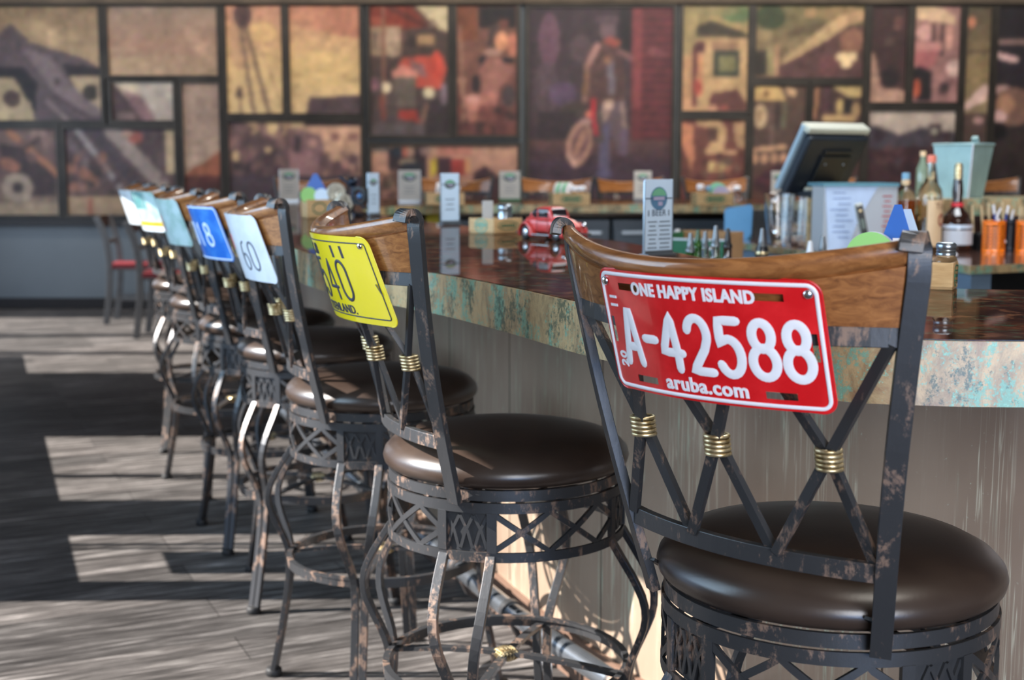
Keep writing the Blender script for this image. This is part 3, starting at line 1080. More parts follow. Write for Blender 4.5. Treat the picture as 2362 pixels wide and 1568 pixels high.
    for q in range(4):
        a = q * PI / 2
        mb = MB()
        for s in (-1, 1):
            path = [(r * math.cos(a + s * da), r * math.sin(a + s * da), z) for z, r, da in prof]
            # smooth the profile
            for _ in range(1):
                np_ = [Vector(path[0])]
                for i in range(len(path) - 1):
                    A, B = Vector(path[i]), Vector(path[i + 1])
                    np_ += [A * .75 + B * .25, A * .25 + B * .75]
                path = np_ + [Vector(path[-1])]
            mb.sweep(path, .0085, .0058, hint=(-math.sin(a), math.cos(a), 0))
        for z_ in (.19, .205):
            c = Vector((.257 * math.cos(a), .257 * math.sin(a), z_))
        lg = mb.build('leg', IRON, t, bevel=.001)
        base.append(lg)
        mb = MB().lathe([(.0005, 0), (.019, 0), (.0205, .003), (.0195, .017), (.016, .02), (.0005, .02)], (.286 * math.cos(a), .286 * math.sin(a), 0), n=20)
        mb.build('foot_cap', BLACK_RUBBER, lg)
    fr = MB()
    fr.lathe([(.233, .312), (.233, .331), (.227, .331), (.227, .312), (.233, .312)], n=72, smooth=False)
    fr.lathe([(.2345, .328), (.2345, .334), (.222, .334), (.222, .328), (.2345, .328)], n=72, smooth=False)
    base.append(fr.build('footrest_ring', IRON, t))
    st = MB()
    for q in range(2):
        a = q * PI / 2
        path = []
        for k in range(13):
            v = -1 + k / 6
            path.append((.226 * v * math.cos(a), .226 * v * math.sin(a), .318 + .018 * (1 - v * v) + q * .004))
        st.sweep(path, .0085, .004, hint=(-math.sin(a), math.cos(a), 0))
    so = st.build('stretcher', IRON, t)
    base.append(so)
    wr = MB()
    for k in range(5):
        for q in range(2):
            a = q * PI / 2 + PI / 4
            d = -.014 + k * .007
            c = Vector((d * math.cos(a), d * math.sin(a), .338))
            e1 = Vector((-math.sin(a), math.cos(a), 0))
            wr.sweep([c + e1 * (.02 * math.cos(2 * PI * j / 12)) + Vector((0, 0, .009 * math.sin(2 * PI * j / 12))) for j in range(12)], .0028, .0028, n=6, closed=True)
    wr.build('wire_wrap', WIRE, so)
    for b in base:
        b['base'] = 1
    return t


def glyph(ch):
    """monoline strokes in a unit box"""
    def arc(cx, cy, rx, ry, a0, a1, n=18):
        return [(cx + rx * math.cos(rad(a0 + (a1 - a0) * k / n)), cy + ry * math.sin(rad(a0 + (a1 - a0) * k / n))) for k in range(n + 1)]
    G = {
        'A': [[(0, 0), (.42, 1), (.58, 1), (1, 0)], [(.18, .3), (.82, .3)]],
        '-': [[(0, .5), (1, .5)]],
        '4': [[(.78, 0), (.78, .3), (.6, 1), (0, .3), (1, .3)]],
        '2': [arc(.47, .7, .47, .3, 165, -20) + [(.75, .42), (.08, 0), (1, 0)]],
        '5': [[(.9, 1), (.12, 1), (.08, .55)] + arc(.46, .33, .5, .33, 118, -150)],
        '8': [arc(.5, .76, .40, .24, 0, 360, 24), arc(.5, .27, .5, .27, 0, 360, 26)],
        '0': [arc(.5, .72, .5, .28, 0, 180, 14) + arc(.5, .28, .5, .28, 180, 360, 14) + [(1, .72)]],
        '1': [[(.5, 0), (.5, 1), (.3, .85)]],
        '6': [arc(.5, .28, .48, .28, 0, 360, 22), [(.02, .3), (.1, .65), (.35, .92), (.75, 1)]],
        'C': [arc(.5, .7, .5, .3, 20, 180, 12) + arc(.5, .3, .5, .3, 180, 340, 12)],
    }
    return G[ch]


def sub(path, step):
    out = [Vector(path[0])]
    for a, b in zip(path[:-1], path[1:]):
        a, b = Vector(a), Vector(b)
        n = max(1, int((b - a).length / step))
        out += [a + (b - a) * (k / n) for k in range(1, n + 1)]
    return out


class PlateSpace:
    """maps plate coordinates (u right, v up, metres) onto the bent plate behind the stool back"""

    def __init__(s, cx, cz, off=.0185, tilt=0):
        s.cx, s.cz, s.off, s.tilt = cx, cz, off, tilt

    def p(s, u, v, h=0):
        a = s.cx + u - s.tilt * v
        z = s.cz + v * .985
        c = .667 * (sag(z) / wpost(z) ** 2) ** 2
        x = a
        for _ in range(5):
            x -= (x + c * x ** 3 - a) / (1 + 3 * c * x * x)
        return back(x, z, s.off + h)

    def n(s, u, v):
        q = s.p(u, v)
        return backn(q[0], q[2])


def stroke(mb, S, path2, r, h, step=.006, closed=False):
    P = sub([(a, b, 0) for a, b in path2], step)
    if not closed:
        P0, P1 = P[0], P[-1]
        d0, d1 = (P0 - P[1]).normalized(), (P1 - P[-2]).normalized()
        P = [P0 + d0 * r, P0 + d0 * r * .7] + P + [P1 + d1 * r * .7, P1 + d1 * r]
        sc = [.25, .72] + [1] * (len(P) - 4) + [.72, .25]
    else:
        sc = None
    path = [S.p(q.x, q.y, .0011) for q in P]
    hn = [S.n(q.x, q.y) for q in P]
    mb.sweep(path, h, r, hint=hn, n=10, scale=sc, closed=closed)


def digits(mb, S, text, x0, y0, wd, ht, gap, r, h=.0010):
    x = x0
    for ch in text:
        ww = wd
        for st_ in glyph(ch):
            if ch == '-':
                stroke(mb, S, [(x + a * wd * .6, y0 + b * ht) for a, b in st_], r, h)
                ww = wd * .6
            else:
                stroke(mb, S, [(x + a * wd, y0 + b * ht) for a, b in st_], r, h)
        x += ww + gap


def text_geo(body, size, bold=0., ext=.0, align='CENTER'):
    cu = bpy.data.curves.new('lettering', 'FONT')
    cu.body = body
    cu.size = size
    cu.align_x = align
    cu.align_y = 'CENTER'
    cu.offset = bold
    cu.space_character = 1.07
    cu.extrude = ext
    cu.resolution_u = 3
    o = bpy.data.objects.new('lettering', cu)
    COL.objects.link(o)
    bpy.context.view_layer.update()
    ev = o.evaluated_get(bpy.context.evaluated_depsgraph_get())
    me = ev.to_mesh()
    V = [tuple(v.co) for v in me.vertices]
    Fc = [tuple(p.vertices) for p in me.polygons]
    ev.to_mesh_clear()
    bpy.data.objects.remove(o)
    bpy.data.curves.remove(cu)
    return V, Fc


def plate_text(mb, S, body, size, cx, cy, bold=.0006, rot=0, sx=1, h=.001):
    V, Fc = text_geo(body, size, bold, .0006)
    c, s_ = math.cos(rot), math.sin(rot)
    W_ = []
    for x, y, z in V:
        x *= sx
        W_.append(S.p(cx + x * c - y * s_, cy + x * s_ + y * c, h + z))
    mb.add(W_, Fc)


def rrect(w, h, r, inset=0, n=6):
    w, h, r = w / 2 - inset, h / 2 - inset, max(.001, r - inset)
    pts = []
    for cx, cy, a0 in ((w - r, h - r, 0), (-w + r, h - r, 90), (-w + r, -h + r, 180), (w - r, -h + r, 270)):
        pts += [(cx + r * math.cos(rad(a0 + 90 * k / n)), cy + r * math.sin(rad(a0 + 90 * k / n))) for k in range(n + 1)]
    return pts


PW, PH, PR = .302, .150, .016


def plate_sheet(S, mat, parent, slots=(), zones=None):
    """bent sheet with rounded corners; slots = (u, v, w, h) openings"""
    mb = MB()
    xs = sorted(set([round(-PW / 2 + PW * k / 44, 5) for k in range(45)] + [round(q, 5) for s in slots for q in (s[0] - s[2] / 2, s[0] + s[2] / 2)] + [round(sg * (PW / 2 - PR * (1 - math.cos(rad(a)))), 5) for sg in (-1, 1) for a in (20, 40, 60, 80)]))
    ys = sorted(set([round(-PH / 2 + PH * k / 16, 5) for k in range(17)] + [round(q, 5) for s in slots for q in (s[1] - s[3] / 2, s[1] + s[3] / 2)]))

    def lim(x):
        d = PW / 2 - abs(x)
        if d >= PR:
            return PH / 2
        return PH / 2 - PR + math.sqrt(max(0, PR * PR - (PR - d) ** 2))
    for layer, hh in ((0, .0005), (1, -.0006)):
        V, Fc, Mi = [], [], []
        for y in ys:
            for x in xs:
                yy = max(-lim(x), min(lim(x), y))
                V.append(S.p(x, yy, hh))
        n = len(xs)
        for j in range(len(ys) - 1):
            for i in range(n - 1):
                xm, ym = (xs[i] + xs[i + 1]) / 2, (ys[j] + ys[j + 1]) / 2
                if any(abs(xm - s[0]) < s[2] / 2 and abs(ym - s[1]) < s[3] / 2 for s in slots):
                    continue
                f = (j * n + i, j * n + i + 1, (j + 1) * n + i + 1, (j + 1) * n + i)
                k = 0
                if zones and layer == 0:
                    k = zones(xm, ym)
                Fc.append(f if layer == 0 else f[::-1])
                Mi.append(k)
        n0 = len(mb.v)
        mb.v += V
        mb.f += [tuple(q + n0 for q in f) for f in Fc]
        mb.sm += [True] * len(Fc)
        mb.mi += Mi
    rim = [S.p(a, b, 0) for a, b in rrect(PW, PH, PR)]
    hn = [S.n(a, b) for a, b in rrect(PW, PH, PR)]
    mb.sweep(rim, .0012, .0012, hint=hn, n=8, closed=True)
    return mb.build('license_plate', mat, parent)


def bolts(S, lst, parent, r=.0055):
    for (u, v) in lst:
        c = Vector(S.p(u, v, .001))
        nn = S.n(u, v)
        M = Matrix.Translation(c) @ nn.to_track_quat('Z', 'Y').to_matrix().to_4x4()
        MB().lathe([(r, 0), (r * .9, .002), (r * .5, .0032), (.0001, .0036)], n=14, M=M).build('bolt', CHROME, parent)


def enamel(name, c, rough=.25, fade=None):
    m = Mat(name, lin(c), rough, coat=.5)
    L = lin(c)
    n = m.noise(m.coords(), 22, 5, .6)
    F2 = lin(fade) if fade else tuple(min(1, v * 1.25 + .01) for v in L)
    m.base(m.ramp(n, [(.42, L), (.72, F2)]))
    m.bump(m.noise(m.coords(), 14, 2), .1, .004)
    return m.m


RED = enamel('red_plate_enamel', (205, 22, 28))
YEL = enamel('yellow_plate_enamel', (228, 205, 6), .3, (232, 208, 40))
WHT = enamel('white_plate_enamel', (212, 218, 226), .35, (195, 201, 210))
BLU = enamel('blue_plate_enamel', (26, 100, 190), .3, (70, 140, 212))
GGR = enamel('grey_green_plate_enamel', (172, 194, 196), .35, (120, 155, 145))
TEAL = enamel('teal_plate_enamel', (70, 130, 130), .35, (130, 150, 150))
PWH = enamel('bright_plate_enamel', (205, 212, 216), .35)
OCH = plain('ochre_stripe', (170, 145, 40), .4)
DEEP = plain('dark_slot', (50, 36, 26), .6)
BLUEWHITE = plain('bluish_white_paint', (206, 220, 235), .35, vary=.02)
REDM = plain('red_mark', (190, 60, 60), .4)
GREYINK = plain('grey_ink', (96, 102, 112), .5)

proto = make_stool()


def place(o, x, y, th, leg, label, group=None):
    """th: heading clockwise from +Y in degrees, leg: world angle of one leg"""
    o.location = (x, y, 0)
    o.rotation_euler = (0, 0, -rad(th))
    for ch in o.children:
        if ch.get('base'):
            ch.rotation_euler = (0, 0, rad(leg + th))
    tag(o, label, 'bar stool', group)
    return o


ST = [
    (.424, 1.718, 46.1, -66, 'iron bar stool with the red plate, nearest of the row along the bar'),
    (-.011, 2.414, 70, -108, 'iron bar stool with a yellow license plate on its wooden crest'),
    (-.311, 3.117, 76, -98, 'iron bar stool with a long silver-white plate, between the yellow and blue plates'),
    (-.578, 3.857, 70, -123, 'iron bar stool with the blue license plate on its back'),
    (-.832, 4.459, 69, -110, 'iron bar stool with a pale grey-green plate, behind the blue one'),
    (-1.12, 5.2, 69, 171, 'iron bar stool with a teal plate that has a yellow stripe along its bottom'),
    (-1.40, 5.98, 69, 150, 'iron bar stool with a bright white plate, farthest of the row'),
]
stools = []
for i, (x, y, th, lg, lab) in enumerate(ST):
    stools.append(place(copy_tree(proto), x, y, th, lg, lab, 'bar stools along the near bar'))

FAR = [(722, 9.05, 172, 'far-bar stool behind the blue and green coaster holder'),
       (1040, 9.0, 187, 'far-bar stool behind the condiment box with upright white menus'),
       (1272, 8.95, 190, 'far-bar stool behind the box with round coasters above the red toy car'),
       (1486, 8.95, 160, 'far-bar stool with a curved silver post, behind the rightmost full menu card'),
       (1690, 8.95, 158, 'far-bar stool behind the box with a green coaster'),
       (1896, 8.95, 185, 'far-bar stool hidden mostly by the cash register'),
       (2330, 8.95, 160, 'far-bar stool seen right of the galvanized bucket')]
for i, (px, y, th, lab) in enumerate(FAR):
    place(copy_tree(proto) if i < len(FAR) - 1 else proto, (px - 1181) / F_PX * y, y, th, 20 + i * 17, lab, 'bar stools on the far side')

# --- the seven plates
S = PlateSpace(.031, 1.064, tilt=0)
pl = plate_sheet(S, [RED], stools[0], slots=[(-.094, .055, .036, .0085), (.092, .055, .036, .0085), (-.088, -.058, .036, .0085), (.092, -.058, .036, .0085), (-.138, 0, .007, .032), (.137, .0, .007, .032)])
b = MB()
bp = rrect(PW, PH, PR, .0052)
bp = bp[3:] + bp[:4]
stroke(b, S, bp, .0023, .0013)
b.build('plate_border', WHITE, pl)
b = MB()
digits(b, S, 'A-42588', -.116, -.037, .0268, .063, .0118, .0057)
b.build('plate_number', WHITE, pl)
for nm_, a_ in (('plate_motto', ('ONE HAPPY ISLAND', .0205, -.004, .0535, .0007, 0, .84)), ('plate_web_address', ('aruba.com', .0245, .0, -.0560, .0006, 0, 1.0)), ('plate_year', ('11', .019, -.127, .036, .0006, PI / 2, 1)), ('plate_year', ('20', .019, -.127, -.036, .0006, PI / 2, 1))):
    b = MB()
    plate_text(b, S, *a_[:5], rot=a_[5], sx=a_[6])
    b.build(nm_, WHITE, pl)
bolts(S, [(.137, .060), (-.139, .060)], pl)

S = PlateSpace(.045, 1.069, tilt=.12)
pl = plate_sheet(S, [YEL], stools[1])
b = MB()
bp = rrect(PW, PH, PR, .011)
stroke(b, S, bp + [bp[0]], .0011, .0008)
b.build('plate_border', NAVY, pl)
b = MB()
digits(b, S, '5540', -.118, -.036, .031, .067, .018, .0030)
b.build('plate_number', NAVY, pl)
for nm_, a_ in (('plate_year', ('C. 68', .027, -.062, .047, .0003, .9)), ('plate_bars', ('11', .030, .052, .046, .0001, 2)), ('plate_place_name', ('TTENLAND.', .021, -.015, -.054, .0003, 1.1))):
    b = MB()
    plate_text(b, S, *a_[:5], sx=a_[5])
    b.build(nm_, NAVY, pl)
bolts(S, [(.128, .060)], pl)
MB().sweep([S.p(.132, -.004, .0008), S.p(.139, -.022, .0008)], .004, .0006, hint=(1, 0, 0), n=8).build('bolt', STEEL, pl)

S = PlateSpace(.055, 1.078, tilt=.12)
pl = plate_sheet(S, [WHT], stools[2])
b = MB()
digits(b, S, '60', .028, -.048, .03, .062, .014, .003)
b.build('plate_number', GREYINK, pl)
b = MB()
digits(b, S, '1', -.06, -.005, .02, .03, .01, .004)
b.build('plate_mark', REDM, pl)

S = PlateSpace(.045, 1.075, tilt=.13)
pl = plate_sheet(S, [BLU], stools[3])
b = MB()
digits(b, S, '6018', -.118, -.034, .034, .06, .022, .0042)
b.build('plate_number', BLUEWHITE, pl)
bp = rrect(PW, PH, PR, .004)
b = MB()
stroke(b, S, bp + [bp[0]], .002, .001)
b.build('plate_border', BLUEWHITE, pl)

S = PlateSpace(.035, 1.08, tilt=.13)
pl = plate_sheet(S, [GGR], stools[4])
b = MB()
digits(b, S, '1', -.03, -.03, .03, .05, .02, .0035)
b.build('plate_mark', REDM, pl)
S = PlateSpace(.058, 1.09, tilt=.05)
plate_sheet(S, [GGR, TEAL, OCH, PWH], stools[5], zones=lambda x, y: 3 if y < -.06 else (2 if y < -.035 else (1 if x < .085 and y > .01 else 0)))
S = PlateSpace(.06, 1.082, tilt=.10)
plate_sheet(S, [PWH], stools[6])

# ------------------------------------------------------------------ the bar
BT = 1.05
OUT = [(5.2, 1.55), (3.0, 1.55), (1.4, 1.555), (.8, 1.56), (.614, 1.568), (.507, 1.578), (.392, 1.62), (.25, 1.78), (.118, 1.998), (.0, 2.275), (-.13, 2.55), (-.28, 2.80), (-.452, 3.10), (-.64, 3.6), (-.87, 4.2), (-1.1, 4.85), (-1.34, 5.5), (-1.58, 6.2), (-1.72, 7.0), (-1.6, 7.8), (-1.15, 8.35), (-.5, 8.6), (.3, 8.66), (2.5, 8.66), (5.2, 8.66)]
INN = [(5.2, 2.16), (3.0, 2.17), (1.4, 2.19), (.95, 2.225), (.86, 2.235), (.80, 2.25), (.74, 2.29), (.62, 2.52), (.52, 2.75), (.46, 2.95), (.41, 3.2), (.37, 3.42), (.31, 3.70), (.21, 3.92), (.07, 4.16), (-.16, 4.68), (-.43, 5.35), (-.66, 6.1), (-.74, 6.7), (-.6, 7.1), (-.3, 7.3), (.1, 7.38), (.6, 7.4), (2.5, 7.4), (5.2, 7.4)]


def catmull(P, n=6):
    out = []
    P = [Vector((*p, 0)) for p in P]
    for i in range(len(P) - 1):
        p0, p1, p2, p3 = P[max(0, i - 1)], P[i], P[i + 1], P[min(len(P) - 1, i + 2)]
        for k in range(n):
            t = k / n
            out.append(.5 * ((2 * p1) + (p2 - p0) * t + (2 * p0 - 5 * p1 + 4 * p2 - p3) * t * t + (3 * p1 - p0 - 3 * p2 + p3) * t ** 3))
    out.append(P[-1])
    return [(p.x, p.y) for p in out]


def offset(P, d):
    out = []
    for i in range(len(P)):
        a, b = Vector((*P[max(0, i - 1)], 0)), Vector((*P[min(len(P) - 1, i + 1)], 0))
        t = (b - a).normalized()
        out.append((P[i][0] + t.y * d, P[i][1] - t.x * d))
    return out


O, I = catmull(OUT), catmull(INN)


def ribbon(A, B, z0, z1, sides=(1, 1, 1)):
    """solid between two plan curves"""
    n = len(A)
    V = [(x, y, z1) for x, y in A] + [(x, y, z1) for x, y in B] + [(x, y, z0) for x, y in A] + [(x, y, z0) for x, y in B]
    Fc = []
    for i in range(n - 1):
        Fc += [(i, i + 1, n + i + 1, n + i), (2 * n + i, 3 * n + i, 3 * n + i + 1, 2 * n + i + 1),
               (i, 2 * n + i, 2 * n + i + 1, i + 1), (n + i, n + i + 1, 3 * n + i + 1, 3 * n + i)]
    Fc += [(0, n, 3 * n, 2 * n), (n - 1, 3 * n - 1, 4 * n - 1, 2 * n - 1)]
    return V, Fc


bt = thing('countertop', 'dark glossy copper-brown bar top with a verdigris edge, curving around the bar', 'bar top', (0, 0, 0))
V, Fc = ribbon(offset(O, .006), offset(I, -.006), 1.004, BT)
MB().add(V, Fc).build('counter_surface', TOP, bt)
V, Fc = ribbon(O, offset(O, .022), .969, BT - .0015)
MB().add(V, Fc, True).build('edge_band', PATINA, bt)
V, Fc = ribbon(offset(I, -.015), I, 1.004, BT - .0015)
MB().add(V, Fc, True).build('inner_edge_band', PATINA, bt)

bb = thing('bar_counter', 'taupe metal bar front with pale vertical drip stains below the verdigris edge', 'bar', (0, 0, 0))
FC = catmull([(5.2, 2.11), (3.0, 2.11), (1.4, 2.12), (.95, 2.15), (.74, 2.26), (.56, 2.44), (.40, 2.66), (.255, 2.933), (.13, 3.20), (.022, 3.466), (-.062, 3.69), (-.19, 4.0), (-.345, 4.39), (-.575, 5.03), (-.815, 5.69), (-1.04, 6.33), (-1.16, 7.0), (-1.08, 7.5), (-.82, 7.88), (-.4, 8.05), (.3, 8.1), (2.5, 8.1), (5.2, 8.1)])
V, Fc = ribbon(FC, offset(FC, .055), .0, 1.003)
MB().add(V, Fc, True).build('drip_panel', FACE, bb)
V, Fc = ribbon(offset(FC, -.014), offset(FC, -.001), .0, .112)
MB().add(V, Fc, True).build('kick_board', plain('brown_kick_board', (112, 88, 74), .5, scale=8), bb)
for i in (26, 44, 56, 66, 74):
    sm_ = MB()
    a = offset(FC, -.0008)[i]
    t_ = Vector((FC[i + 1][0] - FC[i][0], FC[i + 1][1] - FC[i][1], 0)).normalized()
    sm_.box((a[0], a[1], .54), (.0020, .0014, .84), rz=math.atan2(t_.y, t_.x))
    sm_.build('panel_seam', DEEP, bb)


fr_ = thing('foot_rail', 'round dark steel foot rail on curved brackets in front of the bar', 'foot rail', (0, 0, 0))
rail = offset(FC, -.145)
RAIL = plain('dark_polished_steel', (165, 172, 180), .24, .9, .2, 10)
MB().sweep([(x, y, .17) for x, y in rail[6:112]], .0245, .0245, n=20).build('rail_tube', RAIL, fr_)
for i in (14, 28, 38, 48, 56, 64, 72, 80, 90):
    p, q = Vector((*rail[i], .17)), Vector((*FC[i], .17))
    d = (q - p)
    path = [p + d * 0 + Vector((0, 0, -.024)), p + d * .15 + Vector((0, 0, -.07)), p + d * .45 + Vector((0, 0, -.10)), p + d * .8 + Vector((0, 0, -.10)), q + Vector((0, 0, -.09))]
    MB().sweep(path, .012, .006, hint=(d.y, -d.x, 0)).lathe([(.027, -.012), (.0285, -.012), (.0285, .012), (.027, .012)], tuple(p), n=20, M=(Vector((rail[i + 1][0] - rail[i][0], rail[i + 1][1] - rail[i][1], 0))).to_track_quat('Z', 'Y').to_matrix().to_4x4()).build('bracket', IRON, fr_)

# ------------------------------------------------------------------ back-of-bar furniture
STEEL_BLUE = plain('steel_blue_panel', (128, 152, 176), .35, .35, .06, 3)
COOL = plain('grey_cooler_front', (72, 80, 88), .4, .3, .08, 2)
BROWN = plain('dark_brown_laminate', (72, 48, 42), .4)
COUNTER = plain('brown_gloss_counter', (96, 66, 56), .12, coat=.6, scale=6, vary=.3)
for k, (xa, xb, lab) in enumerate([(-.62, .56, 'grey under-counter cooler with a yellow sticker, left of the toy car'),
                                   (.575, 1.44, 'grey under-counter cooler under the far bar, behind the front menu card'),
                                   (1.455, 3.0, 'grey under-counter cooler partly behind the blue bin and glass pitchers')]):
    t = thing('under_counter_cooler', lab, 'cooler', ((xa + xb) / 2, 7.62, 0), group=None)
    w_ = (xb - xa)
    MB().box((0, .18, .49), (w_, .50, .94)).box((0, .18, .01), (w_ - .04, .4, .02)).build('cabinet', COOL, t, bevel=.004)
    for s in (-1, 1):
        d_ = MB().box((s * w_ / 4, -.082, .50), (w_ / 2 - .02, .022, .82)).build('door', COOL, t, bevel=.003)
        MB().box((s * w_ / 4, -.105, .885), (w_ / 2 - .1, .016, .018)).build('handle', STEEL, d_, bevel=.002)
x_, z_ = at(998, 503, 7.52)
tag(MB().box((0, 0, 0), (.075, .002, .055)).build('sticker', plain('yellow_sticker_paper', (205, 190, 20), .5), origin=None), 'small yellow sticker on the grey cooler front', 'sticker')
bpy.data.objects['sticker'].location = (x_, 7.521, z_)

CT = .95
ic = thing('service_counter', 'low service counter inside the bar with verdigris edge and pale blue steel front', 'counter', (0, 0, 0))
poly = [(.80, 5.86), (1.09, 4.83), (1.40, 4.34), (1.43, 4.11), (1.65, 4.22), (3.4, 5.0), (3.4, 6.5), (.80, 6.5)]
poly_in = [(.807, 5.864), (1.095, 4.84), (1.406, 4.345), (1.436, 4.122), (1.65, 4.228), (3.39, 5.01), (3.39, 6.49), (.807, 6.49)]
MB().prism(poly_in, CT - .01, CT).build('counter_surface', COUNTER, ic)
MB().prism(poly, CT - .026, CT - .001).build('edge_band', PATINA, ic)
MB().prism([(.84, 5.9), (1.125, 4.88), (1.43, 4.40), (1.455, 4.17), (1.535, 4.215), (1.545, 6.4), (.84, 6.4)], 0, CT - .026).build('steel_cabinet', STEEL_BLUE, ic)
MB().prism([(1.546, 4.75), (3.35, 5.5), (3.35, 6.4), (1.546, 6.4)], 0, CT - .026).mm((1.546, 4.26, .60), (1.9, 4.75, .62)).build('dark_cabinet', BLACK, ic)
rz_ = thing('counter_riser', 'raised brown shelf with a mottled verdigris edge behind the orange pen cups', 'shelf', (0, 0, 0))
MB().mm((1.245, 5.0, CT), (3.38, 5.5, 1.075)).build('riser_body', BROWN, rz_)
MB().mm((1.245, 4.975, 1.075), (3.4, 5.52, 1.138)).mm((1.11, 4.975, CT), (1.245, 5.0, 1.138)).build('verdigris_shelf', PATINA, rz_, bevel=.002)

TEALBOX = plain('teal_plastic', (40, 110, 135), .4)
for k, (zz, dx, lab) in enumerate([(.62, 0, 'lower pale blue tray in the dark shelf below the pen cups'), (.7, .04, 'upper teal tray in the dark shelf below the pen cups')]):
    mb = MB().box((0, 0, .008), (.5, .4, .012)).box((0, -.195, .03), (.5, .012, .05)).box((0, .195, .03), (.5, .012, .05)).box((-.245, 0, .03), (.012, .4, .05)).box((.245, 0, .03), (.012, .4, .05))
    o = mb.build('tray', [STEEL_BLUE, TEALBOX][k])
    o.location = (1.84 + dx, 4.58, zz + (.0 if k == 0 else -.022))
    o.rotation_euler = (0, 0, .2)
    tag(o, lab, 'tray')

bench = thing('steel_bench', 'low stainless bench behind the bar that carries the pour bottles', 'bench', (0, 0, 0))
MB().prism([(.52, 3.0), (.95, 2.75), (1.2, 3.9), (1.0, 4.6), (.70, 5.6), (.30, 5.4), (.34, 3.9), (.44, 3.4)], .72, .75).build('bench_top', STEEL, bench)
for (x, y) in ((.68, 3.1), (.95, 2.95), (1.1, 3.9), (.5, 5.2), (.52, 4.0), (.85, 4.6)):
    MB().rod((x, y, 0), (x, y, .72), .018).build('leg', STEEL, bench)

# ------------------------------------------------------------------ bottles
def glassy(name, c, rough=.05):
    m = Mat(name, c, rough, trans=.92)
    m.b.inputs['IOR'].default_value = 1.4
    return m.m


AMBER = glassy('amber_spirit', (.62, .16, .02))
TEQ = glassy('pale_gold_spirit', (.78, .55, .25))
DARKG = plain('dark_brown_glass', (40, 20, 14), .08, coat=1)
GREENG = glassy('green_glass', (.10, .35, .06))
LABELW = plain('white_label', (196, 200, 208), .5, vary=.04)
LABELC = plain('cream_label', (222, 190, 150), .5, vary=.05)
FOIL = plain('red_foil', (205, 50, 60), .35)
ORANGE = plain('orange_enamel', (240, 120, 20), .35, coat=.4)
CORAL = plain('coral_cap', (235, 130, 105), .4)
BLUECAP = plain('pale_blue_cap', (120, 165, 190), .4)


def arc_patch(r, a0, a1, z0, z1, n=12):
    V, Fc = [], []
    for k in range(n + 1):
        a = rad(a0 + (a1 - a0) * k / n)
        V += [(r * math.cos(a), r * math.sin(a), z0), (r * math.cos(a), r * math.sin(a), z1)]
    Fc = [(2 * k, 2 * k + 2, 2 * k + 3, 2 * k + 1) for k in range(n)]
    return V, Fc


def bottle(px, Y, z, prof, glass, label, cat='bottle', liquid=None, cap=None, lab=None, extra=None, group=None):
    t = thing('bottle', label, cat, ((px - 1181) / F_PX * Y, Y, z), group=group)
    MB().lathe(prof, n=28).build('glass_body', glass, t)
    if liquid:
        lm, lp = liquid
        MB().lathe(lp, n=28).build('liquid', lm, t)
    if cap:
        cm, cp = cap
        MB().lathe(cp, n=20).build('cap', cm, t)
    if lab:
        lm, r, a0, a1, z0, z1 = lab
        V, Fc = arc_patch(r, a0, a1, z0, z1)
        o = MB().add(V, Fc, True).build('paper_label', lm, t)
    return t


b = bottle(2083, 4.86, CT, [(.0005, 0), (.036, .0), (.038, .006), (.038, .19), (.034, .215), (.018, .232), (.013, .24), (.013, .262), (.0005, .262)], GLASS,
           'squat clear bottle of amber spirit with a pale cap, leftmost of the large bottles', liquid=(AMBER, [(.0005, .004), (.0345, .005), (.0350, .185), (.0005, .186)]),
           cap=(BLUECAP, [(.0005, .262), (.0145, .262), (.0145, .285), (.0005, .286)]))
MB().lathe([(.0151, .244), (.0155, .252), (.0151, .26)], n=20).build('neck_band', LABELC, b)
b = bottle(2140, 4.84, CT, [(.0005, 0), (.040, .0), (.044, .006), (.044, .20), (.040, .225), (.022, .255), (.0145, .27), (.0145, .322), (.0005, .322)], GLASS,
           'tall clear spirit bottle with a coral cap and cream label', liquid=(TEQ, [(.0005, .004), (.0405, .005), (.0410, .186), (.0005, .187)]),
           cap=(CORAL, [(.0005, .322), (.017, .322), (.017, .349), (.0005, .35)]), lab=(LABELC, .0452, -118, 10, .02, .188))
# label print
mb = MB()
V, Fc = text_geo('Tito', .03, .0003)
mb.add([(.0462 * math.sin(x / .0462 + .75), -.0462 * math.cos(x / .0462 + .75), y + .165) for x, y, z in V], Fc)
mb.build('label_lettering', plain('brown_ink', (120, 80, 60), .5), b)
seal = []
for k in range(17):
    a = 2 * PI * k / 16
    xx, yy = .016 * math.cos(a), .02 * math.sin(a)
    seal.append((.0462 * math.sin(xx / .0462 + .85), -.0462 * math.cos(xx / .0462 + .85), .115 + yy))
MB().sweep(seal[:-1], .004, .0006, hint=(0, 0, 1), closed=True).build('label_seal', plain('copper_ink', (150, 70, 50), .5), b)
b = bottle(2203, 4.86, CT, [(.0005, 0), (.052, .0), (.057, .008), (.0575, .085), (.055, .11), (.045, .135), (.028, .152), (.0205, .165), (.018, .19), (.020, .215), (.017, .25), (.014, .27), (.0145, .30), (.012, .318), (.0005, .32)], DARKG,
           'round dark brown liqueur bottle with a white label and red neck ribbon', lab=(LABELW, .0584, -160, -25, .025, .078))
MB().lathe([(.0215, .157), (.0225, .163), (.0225, .172), (.0205, .177)], n=24).build('ribbon', FOIL, b)
MB().lathe([(.0152, .262), (.0155, .30), (.0128, .319), (.0005, .3215)], n=24).build('gold_foil', WIRE, b)
V, Fc = arc_patch(.0582, -165, -20, .084, .098)
MB().add(V, Fc, True).build('neck_print', BLUEWHITE, b)
